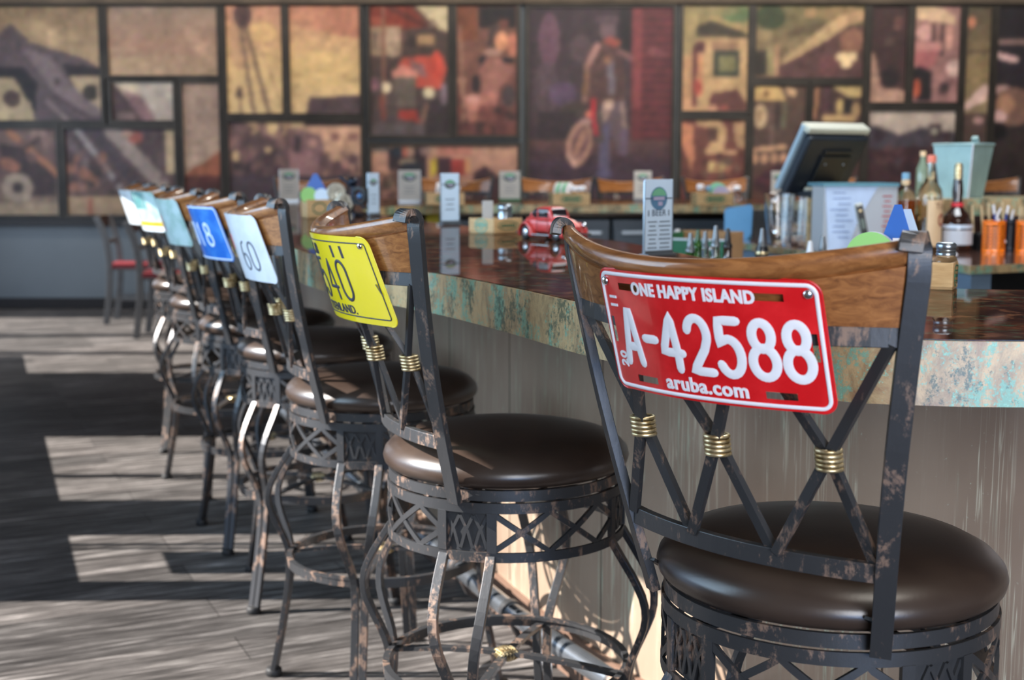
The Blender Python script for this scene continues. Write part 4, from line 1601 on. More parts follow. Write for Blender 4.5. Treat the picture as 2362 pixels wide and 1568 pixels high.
bottle(2120, 5.22, 1.138, [(.0005, 0), (.022, .0), (.024, .004), (.024, .11), (.012, .14), (.010, .16), (.0005, .16)], plain('grey_green_glass', (120, 135, 115), .2, coat=.5), 'slim greenish bottle standing behind the tall clear bottle', cap=(LABELC, [(.0005, .16), (.012, .16), (.012, .18), (.0005, .18)]))

neck = [(.0005, 0), (.034, 0), (.037, .006), (.037, .19), (.030, .22), (.015, .25), (.012, .262), (.012, .285), (.0005, .285)]
spout = [(.0005, .285), (.0135, .285), (.0135, .293), (.010, .297), (.009, .31), (.0065, .325), (.005, .338), (.0005, .339)]
STEEL_ = STEEL
SPOUT = plain('grey_steel_spout', (112, 116, 120), .35, .7)
for k, (px, Y, gl, cp_, scale_, lab) in enumerate([
        (1592, 3.6, GREENG, STEEL, .97, 'short pour bottle with a chrome spout, leftmost behind the bar'),
        (1609, 3.72, GREENG, None, .98, 'green glass pour bottle beside the green carton'),
        (1626, 3.84, GLASS, STEEL, .95, 'clear pour bottle right of the green bottle'),
        (1650, 3.52, GLASS, STEEL, 1.04, 'pour bottle with pink liquid and a steel clip spout'),
        (1678, 3.66, DARKG, BLACK, 1.0, 'dark bottle with a small twisted pourer'),
        (1757, 3.5, DARKG, STEEL, 1.02, 'bottle with a tall silver spout and a black and gold neck band'),
        (1868, 3.45, GREENG, WHITE, .93, 'pour bottle whose white spout shows just left of the paper sheet'),
        (1897, 3.58, GLASS, STEEL, .95, 'pour bottle whose rounded steel tip shows above the wooden crest')]):
    sc_ = scale_
    b = bottle(px, Y, .75, [(r, z * sc_) for r, z in neck], gl, lab, cap=(SPOUT if cp_ is STEEL else (cp_ or GREENG), [(r, z * sc_) for r, z in spout]), group=None)
    if k == 5:
        MB().lathe([(.0165, .258 * sc_), (.0175, .264 * sc_), (.0175, .285 * sc_), (.015, .292 * sc_)], n=20).build('neck_band', BLACK, b)
        MB().lathe([(.0178, .270 * sc_), (.0184, .274 * sc_), (.0178, .279 * sc_)], n=20).build('gold_band', WIRE, b)
    if k == 3:
        MB().lathe([(.0005, .004), (.0325, .005), (.0325, .18), (.012, .25), (.0005, .25)], n=20).build('liquid', glassy('pink_liquor', (.85, .3, .35)), b)

# ------------------------------------------------------------------ glass pitchers
def pitcher(px, Y, rz, lab):
    t = thing('glass_pitcher', lab, 'pitcher', ((px - 1181) / F_PX * Y, Y, CT), rz, group='glass pitchers on the service counter')
    out = [(.0005, .0), (.04, 0), (.043, .006), (.047, .05), (.055, .12), (.058, .19), (.060, .205)]
    inn = [(.0575, .204), (.0553, .188), (.052, .12), (.044, .05), (.039, .012), (.0005, .010)]
    MB().lathe(out + inn, n=36).build('body', GLASS, t)
    MB().sweep([(.055, 0, .18), (.075, 0, .188), (.09, 0, .178), (.094, 0, .14), (.085, 0, .09), (.066, 0, .065), (.05, 0, .06)], .006, .009, hint=(0, 1, 0), n=10).build('handle', GLASS, t)
    return t


pitcher(1795, 5.15, rad(-120), 'empty glass pitcher, leftmost of the group beside the blue bin')
pitcher(1832, 5.44, rad(50), 'empty glass pitcher at the back of the group')
pitcher(1846, 5.25, rad(40), 'empty glass pitcher nearest the verdigris end panel')

# blue bin
X_, Y_ = (1709 - 1181) / F_PX * 5.66, 5.66
t = thing('plastic_bin', 'blue plastic bin with a chamfered corner, left of the glass pitchers', 'bin', (X_, Y_ + .07, CT), rad(-12))
MB().prism([(-.058, -.05), (.055, -.05), (.058, .05), (-.058, .05)], 0, .006).build('bottom', TEALBOX, t)
BLUEP = plain('matte_blue_plastic', (84, 138, 178), .45, vary=.03)
pf = [(-.058, .004), (.040, 0), (.056, .022), (.060, .135), (.050, .148), (-.045, .132), (-.060, .122)]
MB().add([(x, -.056, z) for x, z in pf] + [(x, -.050, z) for x, z in pf], [tuple(range(7)), tuple(range(7, 14))[::-1]] + [(i, i + 7, (i + 1) % 7 + 7, (i + 1) % 7) for i in range(7)]).build('front_panel', BLUEP, t)
mb = MB().box((-.058, 0, .065), (.004, .1, .12)).box((.057, 0, .07), (.004, .1, .125)).box((0, .05, .07), (.116, .004, .13))
mb.build('sides', plain('navy_plastic', (50, 66, 84), .45), t)
tag(MB().box((0, 0, .06), (.07, .09, .12)).build('small_box', BLACK), 'dark box standing right of the blue bin', 'box')
bpy.data.objects['small_box'].location = ((1757 - 1181) / F_PX * 5.75, 5.8, CT)

# green carton
x0 = (1628 - 1181) / F_PX * 4.9
t = thing('carton', 'open green cardboard carton with white printing, behind the pour bottles', 'carton', (x0, 4.95, .75), rad(-28))
CARD = plain('brown_cardboard', (158, 118, 78), .7)
GRN = plain('green_printed_card', (18, 92, 58), .5)
mb = MB()
mb.box((0, 0, .004), (.24, .20, .006)).box((0, .098, .135), (.24, .004, .262)).box((.118, 0, .135), (.004, .2, .262))
mb.build('inner_walls', CARD, t)
MB().box((0, -.1, .12), (.24, .004, .236)).box((-.119, 0, .13), (.004, .2, .262)).build('printed_walls', GRN, t)
mb = MB()
for k in range(6):
    mb.box((-.1215, -.06 + (k % 3) * .05, .09 + .035 * k), (.0012, .035 + .01 * (k % 2), .014))
    mb.box((-.08 + .07 * (k % 3), -.1025, .06 + .03 * k), (.05, .0012, .010))
mb.box((-.1215, 0, .247), (.0012, .19, .022))
mb.build('printing', WHITE, t)
MB().box((0, -.1, .2415), (.24, .006, .006)).build('rim', LABELW, t)

# white bin with paper sheet
t = thing('measuring_tub', 'clear square measuring tub with red scale marks, holding a white printed sheet', 'tub', ((1968 - 1181) / F_PX * 4.84, 4.87, CT), rad(4))
TUB = Mat('frosted_plastic', (.75, .78, .82), .35, trans=.55).m
mb = MB()
for (cx, cy, sx, sy) in ((0, -.085, .27, .004), (0, .085, .25, .004), (-.125, 0, .004, .17), (.125, 0, .004, .17)):
    mb.box((cx, cy, .12), (sx if sx > .1 else .004, sy if sy > .1 else .004, .24))
mb.box((0, 0, .003), (.25, .17, .005))
mb.build('tub_body', TUB, t)
MB().sweep([(-.14, -.092, .243), (.135, -.092, .243), (.135, .092, .243), (-.14, .092, .243)], .006, .005, closed=True).build('rim', plain('teal_grey_rim', (90, 140, 155), .4), t)
pp = MB()
pp.add([(-.132, -.0895, .242), (.07, -.0895, .242), (.055, -.0895, .225), (-.01, -.0895, .11), (-.045, -.0895, .0), (-.115, -.0895, 0)], [(0, 5, 4, 3, 2, 1)])
sh = pp.build('paper_sheet', plain('pale_blue_paper', (190, 208, 235), .5, vary=.06), t)
mb = MB()
for k in range(9):
    mb.box((-.08 + .01 * (k % 3), -.0905, .215 - .02 * k), (.045 + .02 * (k % 2), .0006, .003))
mb.build('faint_writing', plain('faint_blue_ink', (120, 140, 180), .5), sh)
mb = MB()
for k in range(10):
    mb.box((.098, -.0885, .04 + .018 * k), (.034 if k % 2 else .022, .0012, .004))
mb.build('scale_marks', REDM, t)
o = MB().box((0, 0, .09), (.03, .016, .19)).build('remote_body', plain('silver_plastic', (176, 178, 172), .35, .3), bevel=.006)
o.name = 'remote_control'
o.location = ((2003 - 1181) / F_PX * 4.6, 4.6, CT + .002)
o.rotation_euler = (0, rad(-13), 0)
tag(o, 'silver and black handheld remote leaning in front of the measuring tub', 'remote')
s1 = MB().box((0, -.009, .125), (.022, .003, .10)).build('display_face', BLACK, o, bevel=.001)
MB().box((0, -.0115, .112), (.014, .001, .035)).build('screen', plain('grey_green_screen', (96, 108, 100), .3), s1)
MB().lathe([(.0005, 0), (.005, 0), (.005, .001), (.0005, .0012)], (0, -.0112, .158), n=16, M=Matrix.Rotation(PI / 2, 4, 'X')).build('button', WIRE, s1)

# ------------------------------------------------------------------ cash register terminal
Y_ = 5.32
t = thing('cash_register', 'black point-of-sale terminal with a pale tilted screen housing, seen from behind', 'cash register', ((1890 - 1181) / F_PX * Y_, Y_, 1.1385), rad(32))
HOUSE = plain('pale_grey_blue_plastic', (150, 172, 186), .35, vary=.04)
TOPC = plain('cream_grey_plastic', (190, 190, 175), .4, vary=.03)
DKB = plain('blue_black_plastic', (28, 34, 44), .4)
tilt = rad(31)
Mx = Matrix.Translation((-.01, .07, .04)) @ Matrix.Rotation(tilt, 4, 'X')
MB().box((0, 0, .135), (.345, .022, .29)).xf(Mx).build('screen_housing', HOUSE, t, bevel=.008)
MB().box((0, -.010, .272), (.335, .052, .026)).xf(Mx).build('top_trim', TOPC, t, bevel=.006)
MB().box((.006, -.030, .122), (.325, .04, .262)).xf(Mx).build('rear_shell', DKB, t, bevel=.012)
mb = MB().box((.02, -.056, .10), (.16, .014, .15)).box((.02, -.055, .19), (.15, .010, .018))
mb.xf(Mx).build('rear_panel', BLACK, t, bevel=.003)
mb = MB()
for (x, z) in ((-.03, .14), (.07, .14)):
    mb.ball((x, -.064, z), .004, 6)
mb.xf(Mx).build('screws', STEEL, t)
MB().box((.0, -.068, .025), (.16, .016, .02)).xf(Mx).build('rear_bracket', TOPC, t, bevel=.003)
MB().box((0, .03, .012), (.22, .2, .024)).box((0, .03, .05), (.09, .06, .08)).build('stand', DKB, t, bevel=.006)

# galvanized planter bucket
t = thing('galvanized_bucket', 'tapered square galvanized bucket with a small ear, on the raised shelf', 'bucket', ((2216 - 1181) / F_PX * 5.16, 5.18, 1.138), rad(43))
GALV = plain('galvanized_metal', (150, 178, 178), .4, .35, .14, 12)
mb = MB()
a, b_, h = .058, .083, .205
for s_, e_ in ((0, 1), (1, 0)):
    pass
for (ox, oz) in ((0, 0),):
    V = [(-a, -a, 0), (a, -a, 0), (a, a, 0), (-a, a, 0), (-b_, -b_, h), (b_, -b_, h), (b_, b_, h), (-b_, b_, h)]
    V2 = [(x * .97, y * .97, max(z, .004)) for x, y, z in V]
    mb.add(V + V2, [(0, 1, 5, 4), (1, 2, 6, 5), (2, 3, 7, 6), (3, 0, 4, 7), (3, 2, 1, 0), (12, 13, 9, 8), (13, 14, 10, 9), (14, 15, 11, 10), (15, 12, 8, 11), (8, 9, 10, 11), (4, 5, 13, 12), (5, 6, 14, 13), (6, 7, 15, 14), (7, 4, 12, 15)])
mb.build('bucket_body', GALV, t)
MB().sweep([(-b_, -b_, h), (b_, -b_, h), (b_, b_, h), (-b_, b_, h)], .005, .005, n=8, closed=True).build('rolled_rim', GALV, t)
MB().sweep([(b_, .0, h - .01), (b_ + .012, 0, h + .012), (b_ + .006, 0, h + .03), (b_ - .004, 0, h + .02)], .012, .004, hint=(0, 1, 0)).build('ear', GALV, t)
MB().sweep([(-a, -a, .0), (-b_, -b_, h)], .004, .004, n=8).build('corner_seam', LABELW, t)

# ------------------------------------------------------------------ pen cups
BLUEPEN = plain('blue_pen_plastic', (40, 70, 150), .4)
STICK = plain('pale_wood_stick', (214, 190, 150), .6)


def cup(px, Y, mat, r, h, lab, slots=True):
    t = thing('pen_cup', lab, 'pen cup', ((px - 1181) / F_PX * Y, Y, CT))
    mb = MB()
    n = 36
    rows = [0, .012] + [.012 + .0125 * k for k in range(1, 8)] + [h]
    V, Fc = [], []
    zs = []
    z = 0
    k = 0
    zs = [0, .014]
    while zs[-1] < h - .02:
        zs += [zs[-1] + .0055, zs[-1] + .0125]
    zs.append(h)
    for z in zs:
        for q in range(n):
            V.append((r * math.cos(2 * PI * q / n), r * math.sin(2 * PI * q / n), z))
    for j in range(len(zs) - 1):
        for q in range(n):
            gap = slots and j % 2 == 1 and j < len(zs) - 2 and (q % 9) not in (0, 1, 5)
            if not gap:
                Fc.append((j * n + q, j * n + (q + 1) % n, (j + 1) * n + (q + 1) % n, (j + 1) * n + q))
    Fc.append(tuple(range(n))[::-1])
    mb.add(V, Fc, True)
    mb.sweep([(r * math.cos(2 * PI * q / n), r * math.sin(2 * PI * q / n), h) for q in range(n)], .0015, .0015, n=6, closed=True)
    o = mb.build('cup_wall', mat, t)
    md = o.modifiers.new('thickness', 'SOLIDIFY')
    md.thickness = .0012
    MB().lathe([(r - .004, .002), (r - .004, h - .006), (r - .0048, h - .006), (r - .0048, .002), (r - .004, .002)], n=28).build('cup_shade_sleeve', BLACK, t)  # black sleeve added to stand in for the shade inside the cup
    return t


cup(2290, 4.80, ORANGE, .0405, .112, 'orange slotted metal pen cup, left of the two orange ones')
cup(2367, 4.80, ORANGE, .0405, .112, 'orange slotted metal pen cup at the right edge of the picture')
cup(2327, 4.88, plain('black_mesh', (34, 40, 52), .4, .4), .026, .115, 'slim black mesh pen cup between the two orange ones')


def pen(px0, py0, px1, py1, Y, mat, lab, r=.0036, group='pens and sticks in the cups', tip=None):
    a, b = at(px0, py0, Y), at(px1, py1, Y)
    P0, P1 = Vector((a[0], Y, a[1])), Vector((b[0], Y, b[1]))
    mb = MB().sweep([P0, P0 + (P1 - P0) * .8, P1], r, r, n=10, scale=[1, 1, .8])
    o = mb.build('pen', mat, origin=tuple(P0))
    if tip:
        q = MB().sweep([Vector((0, 0, 0)) + (P1 - P0) * .78, (P1 - P0) * 1.02], r * 1.25, r * 1.25, n=10).build('pen_cap', tip, o)
    tag(o, lab, 'pen', group)
    return o


pen(2300, 560, 2292, 474, 4.79, BLUEPEN, 'blue and white pen leaning left in the left orange cup', tip=WHITE)
pen(2275, 560, 2308, 480, 4.80, WHITE, 'white pen leaning right in the left orange cup', .0045)
pen(2310, 550, 2326, 476, 4.86, BLUEPEN, 'blue pen in the black mesh cup', tip=WHITE)
pen(2326, 535, 2338, 484, 4.87, WHITE, 'white pen at the right side of the black mesh cup', .0045)
pen(2318, 560, 2300, 500, 4.83, WHITE, 'white marker tilted across the left orange cup', .006)
pen(2350, 560, 2354, 476, 4.80, STICK, 'pale wooden stick in the right orange cup', .003)
pen(2363, 560, 2360, 478, 4.81, STICK, 'second pale stick at the picture edge in the right orange cup', .003)
for k, (px, top) in enumerate([(2242, 472), (2264, 474), (2280, 468), (2312, 466)]):
    pen(px + 3, 560, px, top, 4.93, STICK, ['pale wooden stirrer, leftmost behind the left orange cup', 'pale wooden stirrer, second from the left behind the orange cup', 'pale wooden stirrer, third from the left behind the orange cup', 'pale wooden stirrer between orange and black cups, at the back'][k], .005)
tag(cup(2262, 4.92, BLACK, .040, .062, 'low dark cup of wooden stirrers behind the left orange cup', False))

# crumpled napkin on the counter
mb = MB()
for k in range(9):
    mb.ball((rs.uniform(-.02, .02), rs.uniform(-.015, .015), .006 + rs.uniform(0, .014)), rs.uniform(.006, .011), 5, .6)
o = mb.build('crumpled_napkin', WHITE)
o.location = ((2193 - 1181) / F_PX * 4.5, 4.5, CT + .001)
tag(o, 'small crumpled white napkin on the service counter', 'napkin')
t = thing('orange_card', 'small orange card standing in front of the amber bottle', 'card', ((2070 - 1181) / F_PX * 4.72, 4.72, CT), rad(-8))
MB().box((0, 0, .058), (.054, .002, .1), rx=rad(-5)).build('card_face', plain('orange_red_card', (235, 92, 62), .5), t)
MB().box((0, .005, .004), (.05, .03, .008)).build('card_base', BLACK, t)

# ------------------------------------------------------------------ things on the bar
SHEET = plain('menu_paper', (200, 220, 238), .35, coat=.5, vary=.03)
GREYINK2 = plain('menu_ink', (70, 84, 100), .6)
EMB_G = plain('emblem_green', (110, 170, 135), .5)
EMB_B = plain('emblem_blue', (84, 122, 152), .5)
EMB_P = plain('emblem_pink', (168, 160, 186), .5)
SHEETG = plain('menu_paper_grey', (176, 172, 166), .45, vary=.03)


def menu(px, py, wd, ht, rz, label, detail=0, paper=SHEET, Yo=None, base=None):
    X, Y = on_plane(px, py, BT) if Yo is None else ((px - 1181) / F_PX * Yo, Yo)
    t = thing('menu_card', label, 'menu card', (X, Y, BT), rz)
    MB().box((0, 0, .004 + ht / 2), (wd, .0022, ht)).build('printed_sheet', paper, t, bevel=.0006)
    mb = MB().box((0, 0, .003), (wd, .03, .005)).box((-wd / 2, 0, ht / 2), (.002, .005, ht)).box((wd / 2, 0, ht / 2), (.002, .005, ht)).box((0, -.0035, .008), (wd, .002, .010))
    mb.build('holder', base or STEEL, t)
    yf = -.0016
    cz = ht * .77
    er, eh = wd * .30, ht * .155
    if detail < 2:
        er, eh = wd * .3, wd * .2
        cz = ht * .80

    def disc(rx, rz_, dz0=-1., dz1=1., y=yf):
        V = []
        for k in range(25):
            a = 2 * PI * k / 24
            V.append((rx * math.cos(a), y, cz + max(dz0, min(dz1, math.sin(a))) * rz_))
        return V, [tuple(range(25))]
    em = MB()
    V, Fc = disc(er, eh)
    em.add(V, Fc, mi=0)
    V, Fc = disc(er * .9, eh * .9, .25, 1, yf - .0004)
    em.add(V, Fc, mi=1)
    em.box((0, yf - .0006, cz), (er * 1.3, .0006, eh * .28), mi=2).box((er * .15, yf - .0006, cz - eh * .45), (er * .5, .0006, eh * .34), mi=2)
    em.build('emblem', [EMB_B if detail == 2 else plain('emblem_dark', (84, 96, 92), .5), EMB_G, EMB_P], t)
    pr = MB()
    pr.box((0, yf, cz), (wd * .95, .0006, ht * .016))
    if detail == 2:
        V, Fc = text_geo('BEER', .021, .0002)
        pr.add([(x, yf - .0006, ht * .575 + y) for x, y, z in V], Fc)
        for s_ in (-1, 1):
            pr.box((s_ * wd * .36, yf, ht * .575), (.003, .0006, .014))
        for k in range(7):
            for s_, lw in ((-1, .22), (1, .32)):
                pr.box((s_ * wd * .22, yf, ht * (.46 - .058 * k)), (wd * (lw + .05 * ((k * 7 + s_) % 3)), .0006, ht * .014))
        pr.box((0, yf, ht * .045), (wd * .95, .0008, ht * .009))
    else:
        for k in range(3):
            pr.box((0, yf, ht * (.5 - .1 * k)), (wd * (.5 - .1 * (k % 2)), .0006, ht * .014))
    pr.build('printing', GREYINK2, t)
    return t


menu(1517, 590, .094, .174, rad(40), 'nearest tall beer menu card, behind the crest of the red-plate stool', 2)
menu(1038, 517, .082, .180, rad(38), 'tall bluish menu card reflected in the bar top, left of the small pine box', 1)
menu(862, 498, .072, .178, rad(55), 'narrow bluish menu card seen edge-on behind the yellow-plate stool', 1)
menu(945, 467, .128, .185, rad(4), 'grey-white menu card on the far bar, left of the box with upright menus', 1, SHEETG)
menu(1176, 463, .13, .178, rad(-4), 'grey-white menu card on the far bar with a dark green foot', 1, SHEETG, base=GRN)
menu(1482, 462, .112, .178, rad(6), 'grey-white menu card on the far bar, half behind the nearest beer menu', 1, SHEETG)
menu(670, 457, .112, .19, rad(12), 'leftmost menu card on the far bar, above the silver plate', 1, SHEETG, Yo=7.9)
menu(1793, 462, .09, .178, rad(10), 'menu card mostly hidden by the cash register housing', 1, SHEETG)


def stamp(parent, w_, h_, mat, y, kind='oval', text='', cx=0, cz=0, side=None):
    """stamped outline with lettering on a box face (face plane y = const, or x = const when side is given)"""
    mb = MB()
    pts = [(cx + w_ * math.cos(2 * PI * k / 28), cz + h_ * math.sin(2 * PI * k / 28)) for k in range(28)]

    def m3(a, b, d=0):
        return (a, y - d, b) if side is None else (side + d, a, b)
    mb.sweep([m3(a, b, .0003) for a, b in pts], .0012 * max(1, w_ / .03), .0003, hint=(0, 0, 1), closed=True)
    if text:
        for q, (ww, hh) in enumerate(((.45, .16), (.72, .3), (.5, .14))):
            zc = cz + h_ * (.5 - .5 * q)
            mb.sweep([m3(cx - w_ * ww, zc, .0005), m3(cx + w_ * ww, zc, .0005)], h_ * hh * .5, .0003, hint=(0, 0, 1))
    return mb.build('stamp', mat, parent)


def caddy(loc, rz, w_, d_, h_, label, z=BT, txt='BISTRO', wood=PINE):
    t = thing('condiment_box', label, 'condiment box', (loc[0], loc[1], z), rz)
    tk = .006
    mb = MB().box((0, 0, tk / 2), (w_, d_, tk))
    mb.box((0, -d_ / 2 + tk / 2, h_ / 2), (w_, tk, h_)).box((0, d_ / 2 - tk / 2, h_ / 2), (w_, tk, h_))
    mb.box((-w_ / 2 + tk / 2, 0, h_ / 2), (tk, d_ - 2 * tk, h_)).box((w_ / 2 - tk / 2, 0, h_ / 2), (tk, d_ - 2 * tk, h_))
    mb.build('wooden_box', wood, t, bevel=.0008)
    return t


def coaster(loc, rz, tilt, mat, label, r=.047, tri=False, group=None, edge=None):
    mb = MB()
    if tri:
        pts = [(-.05, -.02), (.05, -.02), (.006, .08), (-.006, .08)]
        V = [(x, -.001, z) for x, z in pts] + [(x, .001, z) for x, z in pts]
        mb.add(V, [(0, 1, 2, 3), (7, 6, 5, 4)] + [(i, i + 4, (i + 1) % 4 + 4, (i + 1) % 4) for i in range(4)])
    else:
        mb.lathe([(.0005, -.0012), (r, -.0012), (r, .0012), (.0005, .0012)], n=32, M=Matrix.Rotation(PI / 2, 4, 'X'))
    o = mb.build('coaster', mat)
    o.location = loc
    o.rotation_euler = (tilt, 0, rz)
    tag(o, label, 'coaster', group)
    return o


CGREEN = plain('light_green_card', (150, 205, 120), .5, vary=.03)
CBLUE = plain('bright_blue_card', (42, 98, 178), .4, vary=.04)
CMINT = plain('mint_card', (130, 200, 160), .5, vary=.03)


def shaker(x, y, z, label, h=.075, r=.017, cap=STEEL, body=None, group=None):
    t = thing('shaker', label, 'shaker', (x, y, z), group=group)
    MB().lathe([(.0005, 0), (r * .95, 0), (r, .004), (r, h * .62), (r * .82, h * .72), (r * .8, h * .76), (.0005, h * .76)], n=24).build('jar', body or GLASS, t)
    MB().lathe([(r * .9, h * .72), (r * .98, h * .74), (r * .98, h * .92), (r * .8, h * .98), (.0005, h)], n=24).build('lid', cap, t)
    return t


# right-hand box, partly behind the nearest stool
bx = caddy((.672, 2.290), rad(-26), .19, .062, .046, 'pine condiment box with a round green stamp, at the right post of the nearest stool')
stamp(bx, .016, .0175, STAMP_GREEN, 0, side=.0955, cx=.0, cz=.023, text='BAR')
t = thing('shaker', 'glass shaker with a ridged metal lid in the right-hand condiment box', 'shaker', (.744, 2.262, BT + .0065))
MB().lathe([(.0005, 0), (.019, 0), (.021, .004), (.0215, .036), (.018, .046), (.015, .05), (.0005, .05)], n=32).build('jar', GLASS, t)
MB().lathe([(.0005, .05), (.0162, .05), (.0168, .053), (.0156, .055), (.0168, .058), (.0156, .060), (.017, .063), (.017, .069), (.014, .072), (.0005, .073)], n=32).build('lid', STEEL, t)


def in_box(x, y):
    return (.672 + .899 * x + .438 * y, 2.29 - .438 * x + .899 * y)


for k in range(5):
    coaster((*in_box(-.045, -.020 + .0045 * k), BT + .052), rad(-26), 0, CGREEN if k == 0 else LABELW, 'front light green coaster of the round stack in the right-hand box' if k == 0 else ['second', 'third', 'fourth', 'last'][k - 1] + ' round coaster counted back from the green one in the right-hand box', .043, group='round coasters in the right-hand box')
st_ = coaster((*in_box(-.006, .008), BT + .034), rad(-20), 0, CBLUE, 'blue triangular coaster with a white mark in the right-hand box', tri=True)
st_.scale = (1.0, 1, 1.35)
MB().box((.0, -.0016, .028), (.014, .0006, .018)).box((.007, -.0016, .014), (.012, .0006, .012)).build('white_mark', WHITE, st_)
st_ = coaster((*in_box(.008, .020), BT + .034), rad(-26), 0, SHEET, 'white triangular coaster standing behind the blue one', tri=True)
st_.scale = (1.0, 1, 1.25)

# left box with stamps
bx = caddy((-.052, 4.185), rad(42), .088, .088, .047, 'small pine condiment box with a teal ring stamp, left of the red toy car')
stamp(bx, .026, .026, STAMP_TEAL, 0, side=None, cx=0, cz=.025, text='GRILL').location = (0, -.0442, 0)
# faces: left face is x = -w/2 in the box frame
bpy.data.objects.remove([c for c in bx.children if c.name.startswith('stamp')][0])
mb = MB()
pts = [(.021 * math.cos(2 * PI * k / 28), .0245 + .021 * math.sin(2 * PI * k / 28)) for k in range(28)]
mb.sweep([(-.0444, -a, b) for a, b in pts], .0016, .0004, hint=(0, 0, 1), closed=True)
for zc, ww, hh in ((.034, .011, .0022), (.026, .018, .0035), (.0175, .010, .0016), (.012, .007, .0014)):
    mb.box((-.0445, 0, zc), (.0006, ww * 2, hh * 2))
mb.build('ring_stamp', STAMP_TEAL, bx)
mb = MB()
mb.sweep([(.031 * math.cos(2 * PI * k / 28), -.0444, .025 + .013 * math.sin(2 * PI * k / 28)) for k in range(28)], .0011, .0004, hint=(0, 0, 1), closed=True)
for k in range(7):
    mb.box((-.0195 + k * .0065, -.0445, .025), (.0046, .0006, .0085))
mb.build('oval_stamp', STAMP_GREEN, bx)
bx.scale = (1.36, 1.36, 1)
c_, s_ = math.cos(rad(40)), math.sin(rad(40))
menu_m = MB().box((0, 0, .05), (.034, .012, .088)).build('napkin_stack', SHEETG, bevel=.002)
menu_m.location = (-.077, 4.205, BT + .0065)
menu_m.rotation_euler = (0, 0, rad(5))
tag(menu_m, 'upright grey folded napkins in the left pine box', 'napkins')
shaker(-.022, 4.19, BT + .0065, 'steel shaker in the left pine box', .085, .0235, STEEL, STEEL)

# far-bar boxes
for k, (px, py, lab) in enumerate([(1025, 473, 'far-bar condiment box holding upright white menus, left of the centre'), (1313, 474, 'far-bar condiment box above the red toy car with white round coasters'), (1642, 474, 'far-bar condiment box with a green coaster, left of the blue bin')]):
    X, Y = on_plane(px, py, BT)
    bx = caddy((X, Y), rad(12), .205, .10, .068, lab)
    mb = MB()
    mb.sweep([(.06 * math.cos(2 * PI * q / 24), -.0504, .035 + .02 * math.sin(2 * PI * q / 24)) for q in range(24)], .003, .0004, hint=(0, 0, 1), closed=True)
    mb.box((0, -.0504, .035), (.088, .0006, .018))
    mb.sweep([(-.1029, .025 * math.cos(2 * PI * q / 20), .035 + .02 * math.sin(2 * PI * q / 20)) for q in range(20)], .003, .0004, hint=(0, 0, 1), closed=True)
    mb.build('stamp', STAMP_GREEN, bx)
    nm = ['left', 'middle', 'right'][k]
    side = [('the box left of centre'), ('the box above the toy car'), ('the box left of the blue bin')][k]
    if k == 0:
        for q in range(3):
            o = MB().box((0, 0, .06), (.05, .002, .11)).build('folded_menu', WHITE)
            o.location = (X - .04 + q * .022, Y + .0, BT + .007)
            o.rotation_euler = (0, rad(12 - 6 * q), rad(55))
            tag(o, ['leftmost', 'middle', 'rightmost'][q] + ' of three white leaflets upright in the far-bar box left of centre', 'leaflet', 'white leaflets in the far-bar box')
        shaker(X + .068, Y + .012, BT + .0065, 'white-capped shaker in the far-bar box left of centre', .1, .019, WHITE)
    if k == 1:
        for q in range(5):
            coaster((X - .062 + q * .016, Y - .008 + q * .003, BT + .075), rad(60), 0, WHITE if q % 2 == 0 else CMINT, ['leftmost white', 'second, mint', 'third, white', 'fourth, mint', 'rightmost white'][q] + ' round coaster in the far-bar box above the toy car', .05, group='round coasters in the middle far-bar box')
        shaker(X + .03, Y + .01, BT + .0065, 'left white-capped shaker in the box above the toy car', .10, .020, WHITE)
        shaker(X + .068, Y + .014, BT + .0065, 'right white-capped shaker in the box above the toy car', .10, .023, WHITE)
    if k == 2:
        coaster((X + .03, Y, BT + .07), rad(5), rad(-10), CMINT, 'large mint green round coaster in the box left of the blue bin', .055)
        coaster((X + .045, Y - .014, BT + .062), rad(5), rad(-10), EMB_P, 'pinkish round coaster leaning in front of the mint green one', .045)
        shaker(X - .065, Y - .008, BT + .0065, 'white-capped shaker at the left end of the box with the green coaster', .11, .021, WHITE)
        shaker(X - .02, Y - .002, BT + .0065, 'blue-white shaker beside the green coaster', .10, .018, BLUECAP)
X, Y = on_plane(2278, 466, BT)
shaker((1697 - 1181) / F_PX * 7.7, 7.7, BT + .0005, 'lone white-capped shaker on the far bar behind the blue bin', .1, .022, WHITE)
# spray or dish box behind the register and far bar bits
t = thing('paper_cup_stack', 'stack of upturned white paper cups beside the tub, right of the register', 'cups', ((2062 - 1181) / F_PX * 6.0, 6.0, CT))
mb = MB()
for k in range(4):
    mb.lathe([(.048, .0 + k * .03), (.034, .10 + k * .03), (.0005, .10 + k * .03)], n=24)
mb.lathe([(.0005, .0), (.07, 0), (.07, .09), (.0005, .09)], n=4)
mb.build('cups', LABELW, t)

# far-left coaster box with a triangular blue coaster
bx = caddy((-.80, 5.42), rad(28), .105, .075, .075, 'pine condiment box holding blue and green coasters, left of the pierced white ornament')
mb = MB().sweep([(.028 * math.cos(2 * PI * q / 24), -.0380, .04 + .022 * math.sin(2 * PI * q / 24)) for q in range(24)], .003, .0004, hint=(0, 0, 1), closed=True)
mb.build('stamp', STAMP_GREEN, bx)
o = coaster((-.80, 5.41, BT + .10), rad(15), rad(-5), CBLUE, 'blue triangular coaster in the box behind the stools', tri=True)
o.scale = (1.25, 1, 1.0)
coaster((-.825, 5.385, BT + .092), rad(20), rad(-6), CGREEN, 'light green round coaster in front of the blue triangular one behind the stools', .034)
coaster((-.775, 5.40, BT + .09), rad(15), rad(-6), SHEET, 'white round coaster right of the light green one behind the stools', .03)

